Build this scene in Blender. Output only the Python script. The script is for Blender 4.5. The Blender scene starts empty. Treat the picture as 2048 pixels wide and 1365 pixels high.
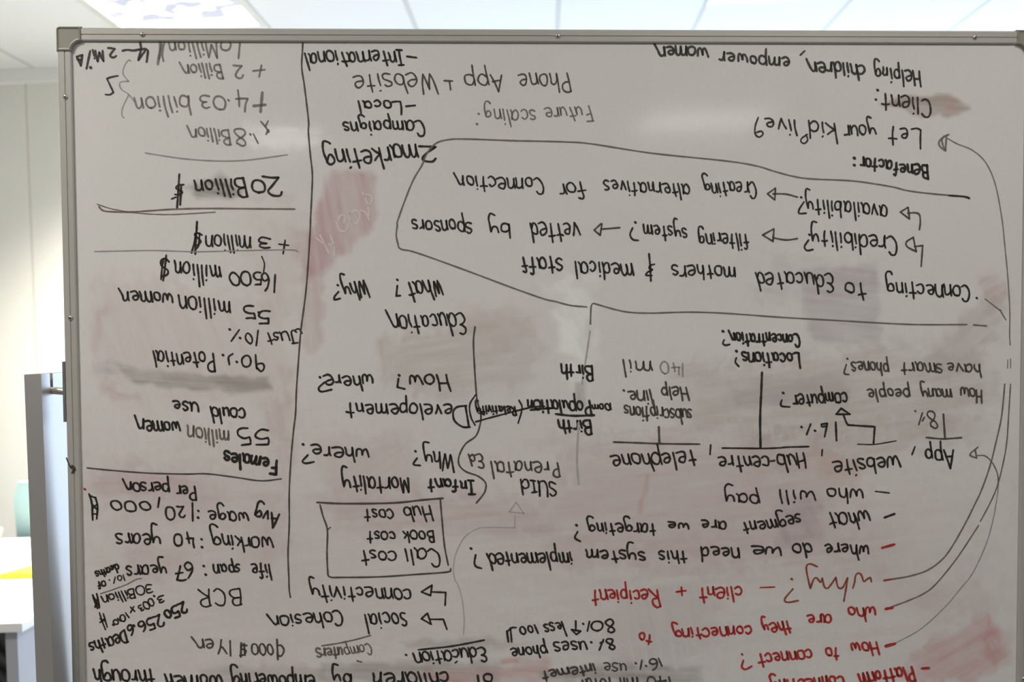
import bpy, bmesh, math, random
import numpy as np
from mathutils import Vector, Matrix

random.seed(7)
scene = bpy.context.scene
COL = scene.collection
R = math.radians

# ------------------------------------------------------------------ camera
FPX = 2000.0                       # focal length for a 2048 px wide frame
CAM = Vector((0.0, 0.0, 1.40))
YAW, ROLL = 0.030, 0.040           # the picture was taken slightly rolled
fwd = Vector((-math.sin(YAW), math.cos(YAW), 0))
r0, u0 = Vector((math.cos(YAW), math.sin(YAW), 0)), Vector((0, 0, 1))
cam_r = r0 * math.cos(ROLL) - u0 * math.sin(ROLL)
cam_u = r0 * math.sin(ROLL) + u0 * math.cos(ROLL)
cd = bpy.data.cameras.new('camera')
cam = bpy.data.objects.new('camera', cd); COL.objects.link(cam)
cam.matrix_world = Matrix((( cam_r.x, cam_u.x, -fwd.x, CAM.x), (cam_r.y, cam_u.y, -fwd.y, CAM.y),
                           (cam_r.z, cam_u.z, -fwd.z, CAM.z), (0, 0, 0, 1)))
cd.sensor_fit = 'HORIZONTAL'; cd.sensor_width = 36.0; cd.lens = 36.0 * FPX / 2048.0
cd.clip_start = 0.05; cd.clip_end = 60
cd.dof.use_dof = True; cd.dof.focus_distance = 1.50; cd.dof.aperture_fstop = 4.5
scene.camera = cam

# ------------------------------------------------------------------ light and exposure
scene.view_settings.view_transform = 'Standard'
scene.view_settings.look = 'None'
scene.view_settings.gamma = 1.0
scene.view_settings.use_curve_mapping = False
scene.view_settings.exposure = 0.0
W_BACK, W_FILL, W_FAR = 82.0, 34.5, 10.0   # watts of the ceiling lights beyond the board, added fill before it, far end
LAMP_RGB = (1.0, 0.945, 0.86); SPREAD = 114.0
LAMP = 3.0                         # radiance of the louvre panels themselves
SKY = 4.6                         # daylight outside the side window
wd = bpy.data.worlds.new('daylight'); scene.world = wd; wd.use_nodes = True
bg = wd.node_tree.nodes['Background']
bg.inputs['Color'].default_value = (0.64, 0.79, 1.0, 1); bg.inputs['Strength'].default_value = SKY

# ------------------------------------------------------------------ helpers
def ray(x, y):
    d = fwd + cam_r * ((x - 1024.0) / FPX) + cam_u * ((682.5 - y) / FPX)
    return d
def on_y(x, y, Y):
    d = ray(x, y); return CAM + d * ((Y - CAM.y) / d.y)
def on_z(x, y, Z):
    d = ray(x, y); return CAM + d * ((Z - CAM.z) / d.z)

def mat(name, color, rough=0.5, metal=0.0, spec=0.5, noise=None, bump=None, emit=None):
    m = bpy.data.materials.new(name); m.use_nodes = True
    nt = m.node_tree; b = nt.nodes['Principled BSDF']
    b.inputs['Base Color'].default_value = (*color, 1); b.inputs['Roughness'].default_value = rough
    b.inputs['Metallic'].default_value = metal; b.inputs['Specular IOR Level'].default_value = spec
    tc = nt.nodes.new('ShaderNodeTexCoord')
    if noise:
        sc, amt = noise
        nz = nt.nodes.new('ShaderNodeTexNoise'); nz.inputs['Scale'].default_value = sc; nz.inputs['Detail'].default_value = 4
        mp = nt.nodes.new('ShaderNodeMapRange'); mp.inputs['To Min'].default_value = 1 - amt; mp.inputs['To Max'].default_value = 1 + amt
        mx = nt.nodes.new('ShaderNodeMix'); mx.data_type = 'RGBA'; mx.blend_type = 'MULTIPLY'
        mx.inputs['Factor'].default_value = 1; mx.inputs['A'].default_value = (*color, 1)
        nt.links.new(tc.outputs['Object'], nz.inputs['Vector']); nt.links.new(nz.outputs['Fac'], mp.inputs['Value'])
        nt.links.new(mp.outputs['Result'], mx.inputs['B']); nt.links.new(mx.outputs['Result'], b.inputs['Base Color'])
    if bump:
        sc, st = bump
        nz = nt.nodes.new('ShaderNodeTexNoise'); nz.inputs['Scale'].default_value = sc
        bp = nt.nodes.new('ShaderNodeBump'); bp.inputs['Strength'].default_value = st; bp.inputs['Distance'].default_value = 0.002
        nt.links.new(tc.outputs['Object'], nz.inputs['Vector']); nt.links.new(nz.outputs['Fac'], bp.inputs['Height'])
        nt.links.new(bp.outputs['Normal'], b.inputs['Normal'])
    if emit:
        b.inputs['Emission Color'].default_value = (*emit[0], 1); b.inputs['Emission Strength'].default_value = emit[1]
    return m

def empty(name, loc, label, category, group=None):
    o = bpy.data.objects.new(name, None); COL.objects.link(o); o.location = loc
    o['label'] = label; o['category'] = category
    if group: o['group'] = group
    return o
WORLD_AT = {}
def obj(name, verts, faces, material, parent=None, smooth=False, label=None, bevel=0.0):
    """verts in world metres; origin goes to the middle of the bounding box"""
    vs = [Vector(v) for v in verts]
    lo = Vector((min(v.x for v in vs), min(v.y for v in vs), min(v.z for v in vs)))
    hi = Vector((max(v.x for v in vs), max(v.y for v in vs), max(v.z for v in vs)))
    c = (lo + hi) / 2
    me = bpy.data.meshes.new(name); me.from_pydata([tuple(v - c) for v in vs], [], faces); me.update()
    bm = bmesh.new(); bm.from_mesh(me); bmesh.ops.recalc_face_normals(bm, faces=bm.faces)
    if bevel:
        bmesh.ops.bevel(bm, geom=[e for e in bm.edges if e.is_manifold and e.calc_face_angle(0) > 0.6], offset=bevel, segments=2, affect='EDGES', profile=0.6)
    bm.to_mesh(me); bm.free()
    if smooth:
        for p in me.polygons: p.use_smooth = True
    me.materials.append(material)
    o = bpy.data.objects.new(name, me); COL.objects.link(o)
    base = WORLD_AT.get(parent.name, None) if parent else None
    if parent:
        if base is None: base = parent.location.copy()
        o.parent = parent; o.location = c - base
    else: o.location = c
    WORLD_AT[o.name] = c
    if label: o['label'] = label
    return o
def struct(name, verts, faces, material):
    o = obj(name, verts, faces, material); o['kind'] = 'structure'; return o
def box(a, b):
    x0, y0, z0 = a; x1, y1, z1 = b
    v = [(x0,y0,z0),(x1,y0,z0),(x1,y1,z0),(x0,y1,z0),(x0,y0,z1),(x1,y0,z1),(x1,y1,z1),(x0,y1,z1)]
    f = [(0,3,2,1),(4,5,6,7),(0,1,5,4),(1,2,6,5),(2,3,7,6),(3,0,4,7)]
    return v, f
def join(*parts):
    V, Fs = [], []
    for v, f in parts:
        k = len(V); V += list(v); Fs += [tuple(i + k for i in q) for q in f]
    return V, Fs
def tube(p, q, r, n=16, r2=None):
    p, q = Vector(p), Vector(q); d = (q - p).normalized(); r2 = r if r2 is None else r2
    a = d.orthogonal().normalized(); b = d.cross(a)
    V = []
    for c, rr in ((p, r), (q, r2)):
        V += [c + (a * math.cos(2*math.pi*i/n) + b * math.sin(2*math.pi*i/n)) * rr for i in range(n)]
    Fs = [(i, (i+1) % n, n + (i+1) % n, n + i) for i in range(n)] + [tuple(range(n))[::-1], tuple(range(n, 2*n))]
    return V, Fs
def lathe(c, prof, n=28):
    V, Fs = [], []
    for r, z in prof: V += [(c[0] + r*math.cos(2*math.pi*i/n), c[1] + r*math.sin(2*math.pi*i/n), c[2] + z) for i in range(n)]
    for k in range(len(prof)-1):
        Fs += [(k*n+i, k*n+(i+1) % n, (k+1)*n+(i+1) % n, (k+1)*n+i) for i in range(n)]
    Fs += [tuple(range(n))[::-1], tuple(range((len(prof)-1)*n, len(prof)*n))]
    return V, Fs
def sheet(x0, x1, zf, th, yf, n=14):
    """upright curved slab (chair backs): yf(t,s) gives y for t across and s up, zf=(z0,z1)"""
    V, Fs = [], []
    for side in (0, 1):
        for j in range(n+1):
            for i in range(n+1):
                t, s = i/n, j/n
                e = 1 - 0.10*max(0, abs(2*s-1)-0.7)/0.3
                x = (x0+x1)/2 + (t-0.5)*(x1-x0)*e
                V.append((x, yf(t, s) + side*th, zf[0] + s*(zf[1]-zf[0])))
    m = (n+1)**2
    for j in range(n):
        for i in range(n):
            a = j*(n+1)+i
            Fs.append((a, a+1, a+n+2, a+n+1)); Fs.append((m+a, m+a+n+1, m+a+n+2, m+a+1))
    rim = [i for i in range(n)] + [i*(n+1)+n for i in range(n)] + [n*(n+1)+n-i for i in range(n)] + [(n-i)*(n+1) for i in range(n)]
    for k in range(len(rim)):
        a, b = rim[k], rim[(k+1) % len(rim)]
        Fs.append((a, m+a, m+b, b))
    return V, Fs

# ------------------------------------------------------------------ room shell
H = 2.742; YB = 4.55; YF = -8.2; XL, XR = -4.3, 5.2; YJ = 5.70
def grid_material(name, base, line, x0, step_x, y0, step_y, half, rough=0.8):
    """a surface ruled in two directions by seams (object space = world space offsets)"""
    m = mat(name, base, rough, spec=0.2); nt = m.node_tree; b = nt.nodes['Principled BSDF']
    g = nt.nodes.new('ShaderNodeNewGeometry'); sp = nt.nodes.new('ShaderNodeSeparateXYZ'); nt.links.new(g.outputs['Position'], sp.inputs[0])
    outs = []
    for ax, o0, st in (('X', x0, step_x), ('Y', y0, step_y)):
        if not st: continue
        a = nt.nodes.new('ShaderNodeMath'); a.operation = 'ADD'; a.inputs[1].default_value = -o0 + step_x * 100 + st/2
        nt.links.new(sp.outputs[ax], a.inputs[0])
        if ax == 'Y': a.inputs[1].default_value = -o0 + st * 100 + st/2
        d = nt.nodes.new('ShaderNodeMath'); d.operation = 'MODULO'; d.inputs[1].default_value = st; nt.links.new(a.outputs[0], d.inputs[0])
        s = nt.nodes.new('ShaderNodeMath'); s.operation = 'SUBTRACT'; s.inputs[1].default_value = st/2; nt.links.new(d.outputs[0], s.inputs[0])
        ab = nt.nodes.new('ShaderNodeMath'); ab.operation = 'ABSOLUTE'; nt.links.new(s.outputs[0], ab.inputs[0])
        lt = nt.nodes.new('ShaderNodeMath'); lt.operation = 'LESS_THAN'; lt.inputs[1].default_value = half; nt.links.new(ab.outputs[0], lt.inputs[0])
        outs.append(lt.outputs[0])
    if len(outs) == 2:
        mxx = nt.nodes.new('ShaderNodeMath'); mxx.operation = 'MAXIMUM'
        nt.links.new(outs[0], mxx.inputs[0]); nt.links.new(outs[1], mxx.inputs[1]); o = mxx.outputs[0]
    else: o = outs[0]
    mx = nt.nodes.new('ShaderNodeMix'); mx.data_type = 'RGBA'
    mx.inputs['A'].default_value = (*base, 1); mx.inputs['B'].default_value = (*line, 1)
    nt.links.new(o, mx.inputs['Factor']); nt.links.new(mx.outputs['Result'], b.inputs['Base Color'])
    return m
M_ceil = grid_material('ceiling_tiles', (0.80, 0.81, 0.81), (0.62, 0.62, 0.59), 0.12, 0.6, 0, 0, 0.011)
seam_x = on_y(60, 400, YB).x
M_wall = grid_material('wall_panels', (0.81, 0.795, 0.74), (0.62, 0.60, 0.53), seam_x, 1.2, 0, 0, 0.004, 0.6)
M_wallp = mat('painted_wall', (0.70, 0.68, 0.63), 0.7, noise=(3, 0.03))
M_carpet = mat('carpet', (0.175, 0.172, 0.168), 0.95, noise=(60, 0.25))
M_white = mat('white_paint', (0.88, 0.88, 0.86), 0.5)
struct('floor', [(XL,YF,0),(XR,YF,0),(XR,YJ,0),(XL,YJ,0)], [(0,1,2,3)], M_carpet)
LIGHTS = [  # centre x, y, size x, y, watts, label
    (-1.38, 3.80, 0.6, 0.6, W_BACK, 'square ceiling light with patchy bright louvre above the 10 Million corner of the whiteboard'),
    (1.02, 3.80, 0.6, 0.6, W_BACK, 'washed out square ceiling light above the Helping children corner of the whiteboard'),
    (3.42, 3.80, 0.6, 0.6, W_BACK, 'square ceiling light nearest the side window beyond the whiteboard'),
    (-1.38, 0.20, 0.6, 0.6, W_FILL*1.25, 'unseen square fill light added in front of the whiteboard on the notepad side of the room'),  # added out of view to brighten the upper part of the board
    (1.02, 0.20, 0.6, 0.6, W_FILL*0.75, 'unseen square fill light added in front of the whiteboard on the window side of the room'),  # added fill lamp, weaker so the board dims towards this side
    (2.52, -6.10, 1.2, 1.2, W_FAR, 'wide ceiling light at the far end of the room mirrored in the whiteboard'),
    (-1.38, -6.70, 0.6, 1.2, W_FAR*0.5, 'square ceiling light at the far end of the room on the notepad side')]
def ceiling_mesh():
    xs = sorted({XL, XR} | {round(l[0]+s*l[2]/2, 4) for l in LIGHTS for s in (-1, 1)})
    ys = sorted({YF, YJ} | {round(l[1]+s*l[3]/2, 4) for l in LIGHTS for s in (-1, 1)})
    V = [(x, y, H) for y in ys for x in xs]; n = len(xs); Fs = []
    for j in range(len(ys)-1):
        for i in range(n-1):
            cx, cy = (xs[i]+xs[i+1])/2, (ys[j]+ys[j+1])/2
            if any(abs(cx-l[0]) < l[2]/2 and abs(cy-l[1]) < l[3]/2 for l in LIGHTS): continue
            Fs.append((j*n+i, (j+1)*n+i, (j+1)*n+i+1, j*n+i+1))
    return V, Fs
v, f = ceiling_mesh(); struct('ceiling', v, f, M_ceil)
XJ = -1.10                                    # beyond XJ the back wall steps away, with a wide window hidden behind the whiteboard
BW0, BW1, BZ0, BZ1 = -0.8, 4.9, 0.12, 2.55
v, f = join(*[box(p, q) for p, q in (((XL, YB, 0), (XJ, YB+0.12, H)), ((XJ-0.12, YB+0.12, 0), (XJ, YJ, H)), ((XJ-0.12, YJ, 0), (BW0, YJ+0.12, H)),
                                     ((BW1, YJ, 0), (XR, YJ+0.12, H)), ((BW0, YJ, 0), (BW1, YJ+0.12, BZ0)), ((BW0, YJ, BZ1), (BW1, YJ+0.12, H)))])
struct('wall_back', v, f, M_wall)
struct('wall_front', [(XL,YF,0),(XR,YF,0),(XR,YF,H),(XL,YF,H)], [(0,3,2,1)], M_wallp)
struct('wall_left', [(XL,YF,0),(XL,YB,0),(XL,YB,H),(XL,YF,H)], [(0,1,2,3)], M_wallp)
# right wall with window openings
WZ0, WZ1 = 0.85, 2.45
WINS = [(1.9, 4.2)]
segs = []; y = YF
for a, b in sorted(WINS):
    segs.append(((XR, y, 0), (XR+0.12, a, H))); segs.append(((XR, a, 0), (XR+0.12, b, WZ0))); segs.append(((XR, a, WZ1), (XR+0.12, b, H))); y = b
segs.append(((XR, y, 0), (XR+0.12, YJ, H)))
v, f = join(*[box(a, b) for a, b in segs]); struct('wall_right', v, f, M_wallp)
for k, (a, b) in enumerate(WINS, 1):
    bars = [box((XR+0.02, a, WZ0), (XR+0.08, a+0.05, WZ1)), box((XR+0.02, b-0.05, WZ0), (XR+0.08, b, WZ1)),
            box((XR+0.02, a+0.05, WZ0), (XR+0.08, b-0.05, WZ0+0.05)), box((XR+0.02, a+0.05, WZ1-0.05), (XR+0.08, b-0.05, WZ1)),
            box((XR+0.03, (a+b)/2-0.025, WZ0+0.05), (XR+0.07, (a+b)/2+0.025, WZ1-0.05))]
    v, f = join(*bars); struct(f'window_{k}', v, f, M_white)
bars = [box((BW0, YJ+0.03, BZ0), (BW1, YJ+0.09, BZ0+0.05)), box((BW0, YJ+0.03, BZ1-0.05), (BW1, YJ+0.09, BZ1))]
for k in range(5):
    x = BW0 + 0.025 + (BW1-BW0-0.05)*k/4
    bars.append(box((x-0.025, YJ+0.03, BZ0+0.05), (x+0.025, YJ+0.09, BZ1-0.05)))
v, f = join(*bars); struct('window_2', v, f, M_white)
# cornice between back wall and ceiling, skirting below
v, f = box((XL, YB-0.035, H-0.065), (XJ+0.035, YB, H)); struct('trim_1', v, f, M_white)
v, f = box((XL, YB-0.015, 0), (XJ, YB, 0.09)); struct('baseboard_back', v, f, mat('grey_skirting', (0.3, 0.3, 0.3), 0.5))

# ------------------------------------------------------------------ ceiling lights
M_lframe = mat('light_frame', (0.72, 0.72, 0.68), 0.4)
def diffuser_material():
    m = mat('light_diffuser', (0.10, 0.10, 0.11), 0.5, spec=0.1); nt = m.node_tree; b = nt.nodes['Principled BSDF']
    tc = nt.nodes.new('ShaderNodeTexCoord'); sp = nt.nodes.new('ShaderNodeSeparateXYZ'); nt.links.new(tc.outputs['Object'], sp.inputs[0])
    nz = nt.nodes.new('ShaderNodeTexNoise'); nz.inputs['Scale'].default_value = 9; nz.inputs['Detail'].default_value = 1
    nt.links.new(tc.outputs['Object'], nz.inputs['Vector'])
    # tubes run along the rim of the square panel: bright border, bluish patchy louvre inside
    ax = nt.nodes.new('ShaderNodeMath'); ax.operation = 'ABSOLUTE'; nt.links.new(sp.outputs['X'], ax.inputs[0])
    ay = nt.nodes.new('ShaderNodeMath'); ay.operation = 'ABSOLUTE'; nt.links.new(sp.outputs['Y'], ay.inputs[0])
    rim = nt.nodes.new('ShaderNodeMapRange'); rim.inputs['From Min'].default_value = 0.20; rim.inputs['From Max'].default_value = 0.235
    nt.links.new(ay.outputs[0], rim.inputs['Value'])
    pt = nt.nodes.new('ShaderNodeMapRange'); pt.inputs['From Min'].default_value = 0.42; pt.inputs['From Max'].default_value = 0.58
    nt.links.new(nz.outputs['Fac'], pt.inputs['Value'])
    mxm = nt.nodes.new('ShaderNodeMath'); mxm.operation = 'MAXIMUM'; nt.links.new(rim.outputs['Result'], mxm.inputs[0]); nt.links.new(pt.outputs['Result'], mxm.inputs[1])
    mix = nt.nodes.new('ShaderNodeMix'); mix.data_type = 'RGBA'
    mix.inputs['A'].default_value = (0.20, 0.21, 0.245, 1); mix.inputs['B'].default_value = (1.0, 0.98, 0.95, 1)
    nt.links.new(mxm.outputs[0], mix.inputs['Factor']); nt.links.new(mix.outputs['Result'], b.inputs['Emission Color'])
    b.inputs['Emission Strength'].default_value = LAMP
    return m
M_diff = diffuser_material()
def ceiling_light(cx, cy, w, d, watts, label):
    t = empty('ceiling_light', (cx, cy, H), label, 'ceiling light', 'recessed ceiling light panels')
    fr = 0.028
    x0, x1, y0, y1 = cx-w/2, cx+w/2, cy-d/2, cy+d/2
    z0, z1 = H-0.006, H+0.03
    v, f = join(box((x0,y0,z0),(x1,y0+fr,z1)), box((x0,y1-fr,z0),(x1,y1,z1)), box((x0,y0+fr,z0),(x0+fr,y1-fr,z1)), box((x1-fr,y0+fr,z0),(x1,y1-fr,z1)))
    obj('light_frame', v, f, M_lframe, t)
    v, f = box((x0+fr, y0+fr, H+0.012), (x1-fr, y1-fr, H+0.03))
    obj('light_diffuser', v, f, M_diff, t)
    la = bpy.data.lights.new('light_tubes', 'AREA'); la.shape = 'RECTANGLE'; la.size = w-2*fr-0.01; la.size_y = d-2*fr-0.01
    la.energy = watts; la.color = LAMP_RGB; la.spread = R(SPREAD if cy > 1 else 180)
    lo = bpy.data.objects.new('light_tubes', la); COL.objects.link(lo); lo.parent = t; lo.location = (0, 0, 0.010)
    return t
for args in LIGHTS: ceiling_light(*args)

# ------------------------------------------------------------------ whiteboard frame of reference
D0 = 1.503
TL = CAM + ray(116, 56) * D0
def cvec(x, y, z): return (cam_r*x + cam_u*y + fwd*z)
EX = cvec(1, .0067, .033).normalized()
EU = cvec(-.0054, .9992, -.0393); EU = (EU - EX * EU.dot(EX)).normalized()
EN = EX.cross(EU).normalized()                       # out of the board, towards the viewer
if EN.y > 0: EN = -EN
BW, BH = 1500.0, 1120.0                              # mm
def B(u, v, w=0.0): return TL + EX*(u/1000.0) - EU*(v/1000.0) + EN*(w/1000.0)
mid_bottom = B(BW/2, BH)
ROOT = Vector((mid_bottom.x, mid_bottom.y, 0.0))
board = empty('mobile_whiteboard', ROOT, 'large aluminium framed whiteboard flipped upside down on its stand and covered in marker notes', 'whiteboard')

M_alu = mat('aluminium_frame', (0.385, 0.372, 0.34), 0.42, metal=0.12, noise=(40, 0.04))
M_post = mat('aluminium_post', (0.46, 0.447, 0.435), 0.46, metal=0.75)
M_cap = mat('grey_plastic_cap', (0.235, 0.225, 0.19), 0.4)
M_screw = mat('screw_steel', (0.55, 0.54, 0.5), 0.25, metal=1.0)
M_slot = mat('screw_recess', (0.03, 0.03, 0.03), 0.5)
M_back = mat('board_backing', (0.5, 0.5, 0.5), 0.6)
M_plate = mat('pivot_plate', (0.20, 0.215, 0.21), 0.45, metal=0.5)
M_rod = mat('pivot_rod', (0.72, 0.68, 0.6), 0.25, metal=0.9)
M_rubber = mat('castor_rubber', (0.03, 0.03, 0.03), 0.7)

# ------------------------------------------------------------------ writing surface with its stains and a painted lamp reflection
STAINS_AND_SHEEN = [
 ([(397.8, 221.7), (434.3, 208.8), (473.7, 220.2), (474.5, 292.5), (449.8, 320.7), (411.4, 349.5), (386.8, 370.8), (368.4, 379.9), (370.8, 311.2)], 7.6, 'p', 0.42, 80),
 ([(366.3, 311.2), (402.7, 311.4), (392.7, 380.0), (389.2, 479.6), (363.8, 498.6), (355.4, 441.0)], 6.8, 'p', 0.26, 85),
 ([(345.9, 299.8), (372.3, 311.3), (365.5, 364.6), (349.0, 349.3)], 10.6, 'p', 0.25, 0),
 ([(285.4, 247.8), (350.0, 247.9), (351.7, 262.7), (331.4, 259.0), (276.1, 253.3)], 10.6, 'p', 0.16, 5),
 ([(281.9, 280.6), (357.7, 273.2), (364.7, 311.2), (355.4, 441.0), (325.0, 440.8), (257.6, 379.3)], 22.8, 'p', 0.1, 85),
 ([(50.6, 374.6), (121.9, 374.9), (219.6, 394.4), (325.4, 410.2), (346.5, 533.1), (277.5, 563.3), (125.5, 577.3), (47.1, 538.3), (41.4, 454.3)], 18.2, 'p', 0.13, 70),
 ([(46.8, 427.5), (67.2, 416.4), (76.3, 422.1), (57.6, 436.8), (51.4, 472.1), (46.3, 494.4), (41.9, 486.9)], 6.1, 'p', 0.22, 80),
 ([(50.0, 535.5), (68.4, 537.5), (90.1, 554.5), (112.4, 547.2), (115.8, 558.4), (73.4, 559.9), (53.4, 550.4)], 6.8, 'p', 0.22, 20),
 ([(47.9, 503.7), (69.1, 502.0), (77.9, 520.7), (53.9, 528.0), (46.7, 520.5)], 10.6, 'v', 0.28, 0),
 ([(76.3, 507.7), (116.7, 513.6), (151.7, 519.4), (212.5, 525.5), (307.1, 528.2), (310.5, 547.0), (239.9, 553.9), (230.7, 546.3), (178.9, 545.9), (140.2, 540.9), (99.7, 535.9)], 5.3, 'g', 0.34, 4),
 ([(219.9, 529.3), (307.1, 530.0), (308.6, 548.8), (239.9, 552.9)], 5.3, 'g', 0.18, 4),
 ([(327.7, 518.9), (344.4, 522.8), (341.8, 571.5), (326.9, 571.4)], 10.6, 'p', 0.16, 80),
 ([(289.8, 566.9), (343.9, 559.9), (342.4, 661.7), (325.2, 691.8), (310.9, 650.0), (304.1, 604.7)], 13.7, 'p', 0.2, 80),
 ([(32.3, 673.4), (139.4, 678.4), (213.6, 679.2), (213.5, 686.7), (175.9, 708.8), (46.4, 707.2), (33.7, 696.0)], 13.7, 'p', 0.22, 5),
 ([(73.2, 658.8), (106.7, 647.9), (121.3, 659.3), (89.6, 670.3)], 10.6, 'p', 0.22, 150),
 ([(167.1, 584.6), (181.9, 584.8), (182.8, 635.5), (168.0, 637.2)], 10.6, 'p', 0.15, 85),
 ([(20.9, 691.6), (194.8, 693.6), (240.9, 716.8), (193.7, 756.0), (156.8, 740.3), (46.2, 714.4)], 18.2, 'p', 0.15, 10),
 ([(287.5, 713.6), (325.0, 706.4), (331.0, 809.1), (304.5, 827.7), (277.3, 770.3)], 18.2, 'p', 0.15, 80),
 ([(90.8, 794.4), (174.5, 787.9), (192.6, 814.7), (136.2, 847.9), (84.5, 832.2)], 15.2, 'p', 0.16, 20),
 ([(188.1, 238.4), (221.4, 225.6), (236.2, 218.2), (245.4, 220.0), (276.3, 244.1), (257.7, 255.2), (202.5, 255.0)], 6.1, 'g', 0.42, 10),
 ([(1250.8, 110.9), (1289.0, 99.6), (1331.2, 97.6), (1373.5, 99.5), (1381.3, 110.7), (1394.9, 116.4), (1395.0, 122.0), (1377.7, 129.5), (1316.2, 131.5), (1285.4, 120.2)], 4.6, 'b', 0.52, 5),
 ([(1338.9, 99.5), (1373.5, 101.3), (1381.4, 118.2), (1373.8, 127.7), (1358.4, 125.8)], 6.1, 'r2', 0.4, 5),
 ([(483.3, 472.5), (554.0, 457.6), (646.4, 442.7), (708.2, 443.1), (727.3, 489.6), (692.2, 551.3), (583.9, 565.9), (499.3, 557.4)], 16.7, 'b', 0.22, 172),
 ([(585.0, 419.3), (685.2, 412.1), (719.7, 450.9), (661.6, 481.4), (600.1, 465.6)], 16.7, 'r2', 0.16, 150),
 ([(473.3, 472.4), (488.7, 464.8), (499.5, 534.3), (484.0, 549.6)], 9.1, 'b', 0.22, 85),
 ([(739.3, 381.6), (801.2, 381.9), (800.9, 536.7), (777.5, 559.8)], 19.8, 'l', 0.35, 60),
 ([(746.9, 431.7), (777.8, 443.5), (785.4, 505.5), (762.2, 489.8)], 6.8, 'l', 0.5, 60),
 ([(777.5, 544.3), (794.6, 540.5), (791.4, 579.4), (777.4, 579.3)], 4.6, 'g', 0.25, 85),
 ([(1128.8, 367.9), (1250.7, 360.6), (1257.4, 485.5), (1145.2, 480.8)], 7.6, 'v', 0.27, 8),
 ([(1081.6, 352.2), (1250.8, 368.4), (1251.1, 399.6), (1050.6, 421.8)], 18.2, 'v', 0.15, 8),
 ([(1415.6, 370.9), (1446.8, 378.7), (1459.1, 424.6), (1436.0, 439.6), (1414.1, 405.3)], 10.6, 'r2', 0.32, 150),
 ([(1413.8, 416.0), (1449.6, 416.2), (1446.5, 478.9), (1367.6, 541.2), (1311.7, 525.1)], 13.7, 'b', 0.22, 140),
 ([(925.6, 514.3), (1255.9, 493.3), (1414.8, 494.4), (1439.7, 565.4), (1368.5, 620.0), (1130.3, 625.6), (957.0, 608.2)], 25.8, 'b', 0.22, 172),
 ([(1019.7, 546.2), (1200.9, 536.0), (1209.0, 571.3), (1019.8, 577.5)], 10.6, 'v', 0.26, 172),
 ([(1051.4, 617.0), (1432.3, 604.8), (1416.7, 636.3), (1209.9, 673.7), (1035.8, 671.8)], 22.8, 'b', 0.18, 165),
 ([(753.9, 629.7), (1051.4, 617.0), (1209.7, 650.0), (1210.9, 808.3), (1052.2, 829.9), (768.9, 825.8), (714.6, 738.7)], 38.0, 'p', 0.2, 175),
 ([(1155.0, 658.9), (1197.6, 655.5), (1244.4, 686.9), (1225.1, 705.9), (1163.1, 701.4)], 16.7, 'o', 0.25, 20),
 ([(886.5, 685.8), (894.4, 685.9), (882.6, 748.6), (874.0, 748.5)], 3.0, 'r2', 0.35, 85),
 ([(382.4, 711.3), (582.7, 713.6), (722.4, 730.9), (737.8, 770.4), (582.2, 776.2), (412.4, 770.0)], 19.8, 'p', 0.24, 175),
 ([(383.5, 626.0), (521.8, 619.6), (536.4, 705.3), (390.0, 719.1)], 15.2, 'p', 0.15, 150),
 ([(1099.2, 715.8), (1162.6, 728.4), (1163.1, 795.7), (1099.6, 798.8)], 12.2, 'v', 0.3, 60),
 ([(722.1, 785.9), (1099.6, 790.9), (1290.3, 761.7), (1291.2, 857.2), (973.2, 836.7), (722.0, 809.4)], 22.8, 'p', 0.12, 175),
 ([(1308.5, 977.5), (1372.5, 950.5), (1432.5, 919.4), (1457.0, 939.8), (1468.1, 980.3), (1449.8, 1000.1), (1405.7, 1023.5), (1308.9, 1021.7)], 16.7, 'r', 0.3, 150),
 ([(1432.5, 919.4), (1457.0, 941.5), (1465.7, 980.2), (1445.7, 1000.0), (1425.2, 971.5)], 7.6, 'r', 0.28, 60),
 ([(1259.2, 856.7), (1419.5, 851.1), (1444.6, 915.5), (1340.0, 921.9)], 25.8, 'p', 0.14, 150),
 ([(831.5, 866.2), (973.2, 852.5), (1013.0, 948.5), (918.1, 1014.6), (815.5, 1012.7)], 30.4, 'v', 0.14, 80),
 ([(379.0, 977.2), (549.5, 973.9), (658.7, 978.2), (658.5, 1009.9), (378.6, 1004.8)], 6.8, 'g', 0.28, 2),
 ([(194.2, 981.8), (317.3, 974.5), (386.6, 981.3), (386.3, 1004.9), (209.2, 1001.7)], 7.6, 'b', 0.25, 2),
 ([(518.3, 991.5), (658.7, 986.1), (729.2, 967.5), (744.7, 1011.4), (525.9, 1007.5)], 9.1, 'r', 0.26, 2),
 ([(721.2, 995.1), (815.5, 984.9), (973.5, 995.6), (973.5, 1015.6), (721.2, 1011.0)], 7.6, 'g', 0.34, 2),
 ([(503.2, 943.1), (627.7, 938.9), (697.9, 951.1), (612.0, 959.1), (510.9, 954.3)], 6.1, 'g', 0.24, 175),
 ([(658.7, 974.2), (690.0, 970.8), (690.0, 981.1), (660.2, 983.7)], 3.0, 'r', 0.35, 0),
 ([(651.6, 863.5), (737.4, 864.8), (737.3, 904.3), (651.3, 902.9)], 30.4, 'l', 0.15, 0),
 ([(276.4, 148.3), (397.2, 144.5), (396.9, 174.7), (283.5, 178.5)], 10.6, 'l', 0.35, 2),  # reflection of a ceiling light, painted into the board colour
 ([(33.6, 637.8), (429.5, 626.4), (816.2, 645.9), (1209.5, 634.2), (1433.8, 715.8), (1437.7, 1003.9), (815.6, 961.1), (41.4, 979.1)], 91.2, 'p', 0.09, 175),
 ([(40.7, 661.0), (321.6, 671.8), (335.2, 796.3), (318.7, 874.1), (44.1, 854.4)], 45.6, 'p', 0.07, 80),
]
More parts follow.
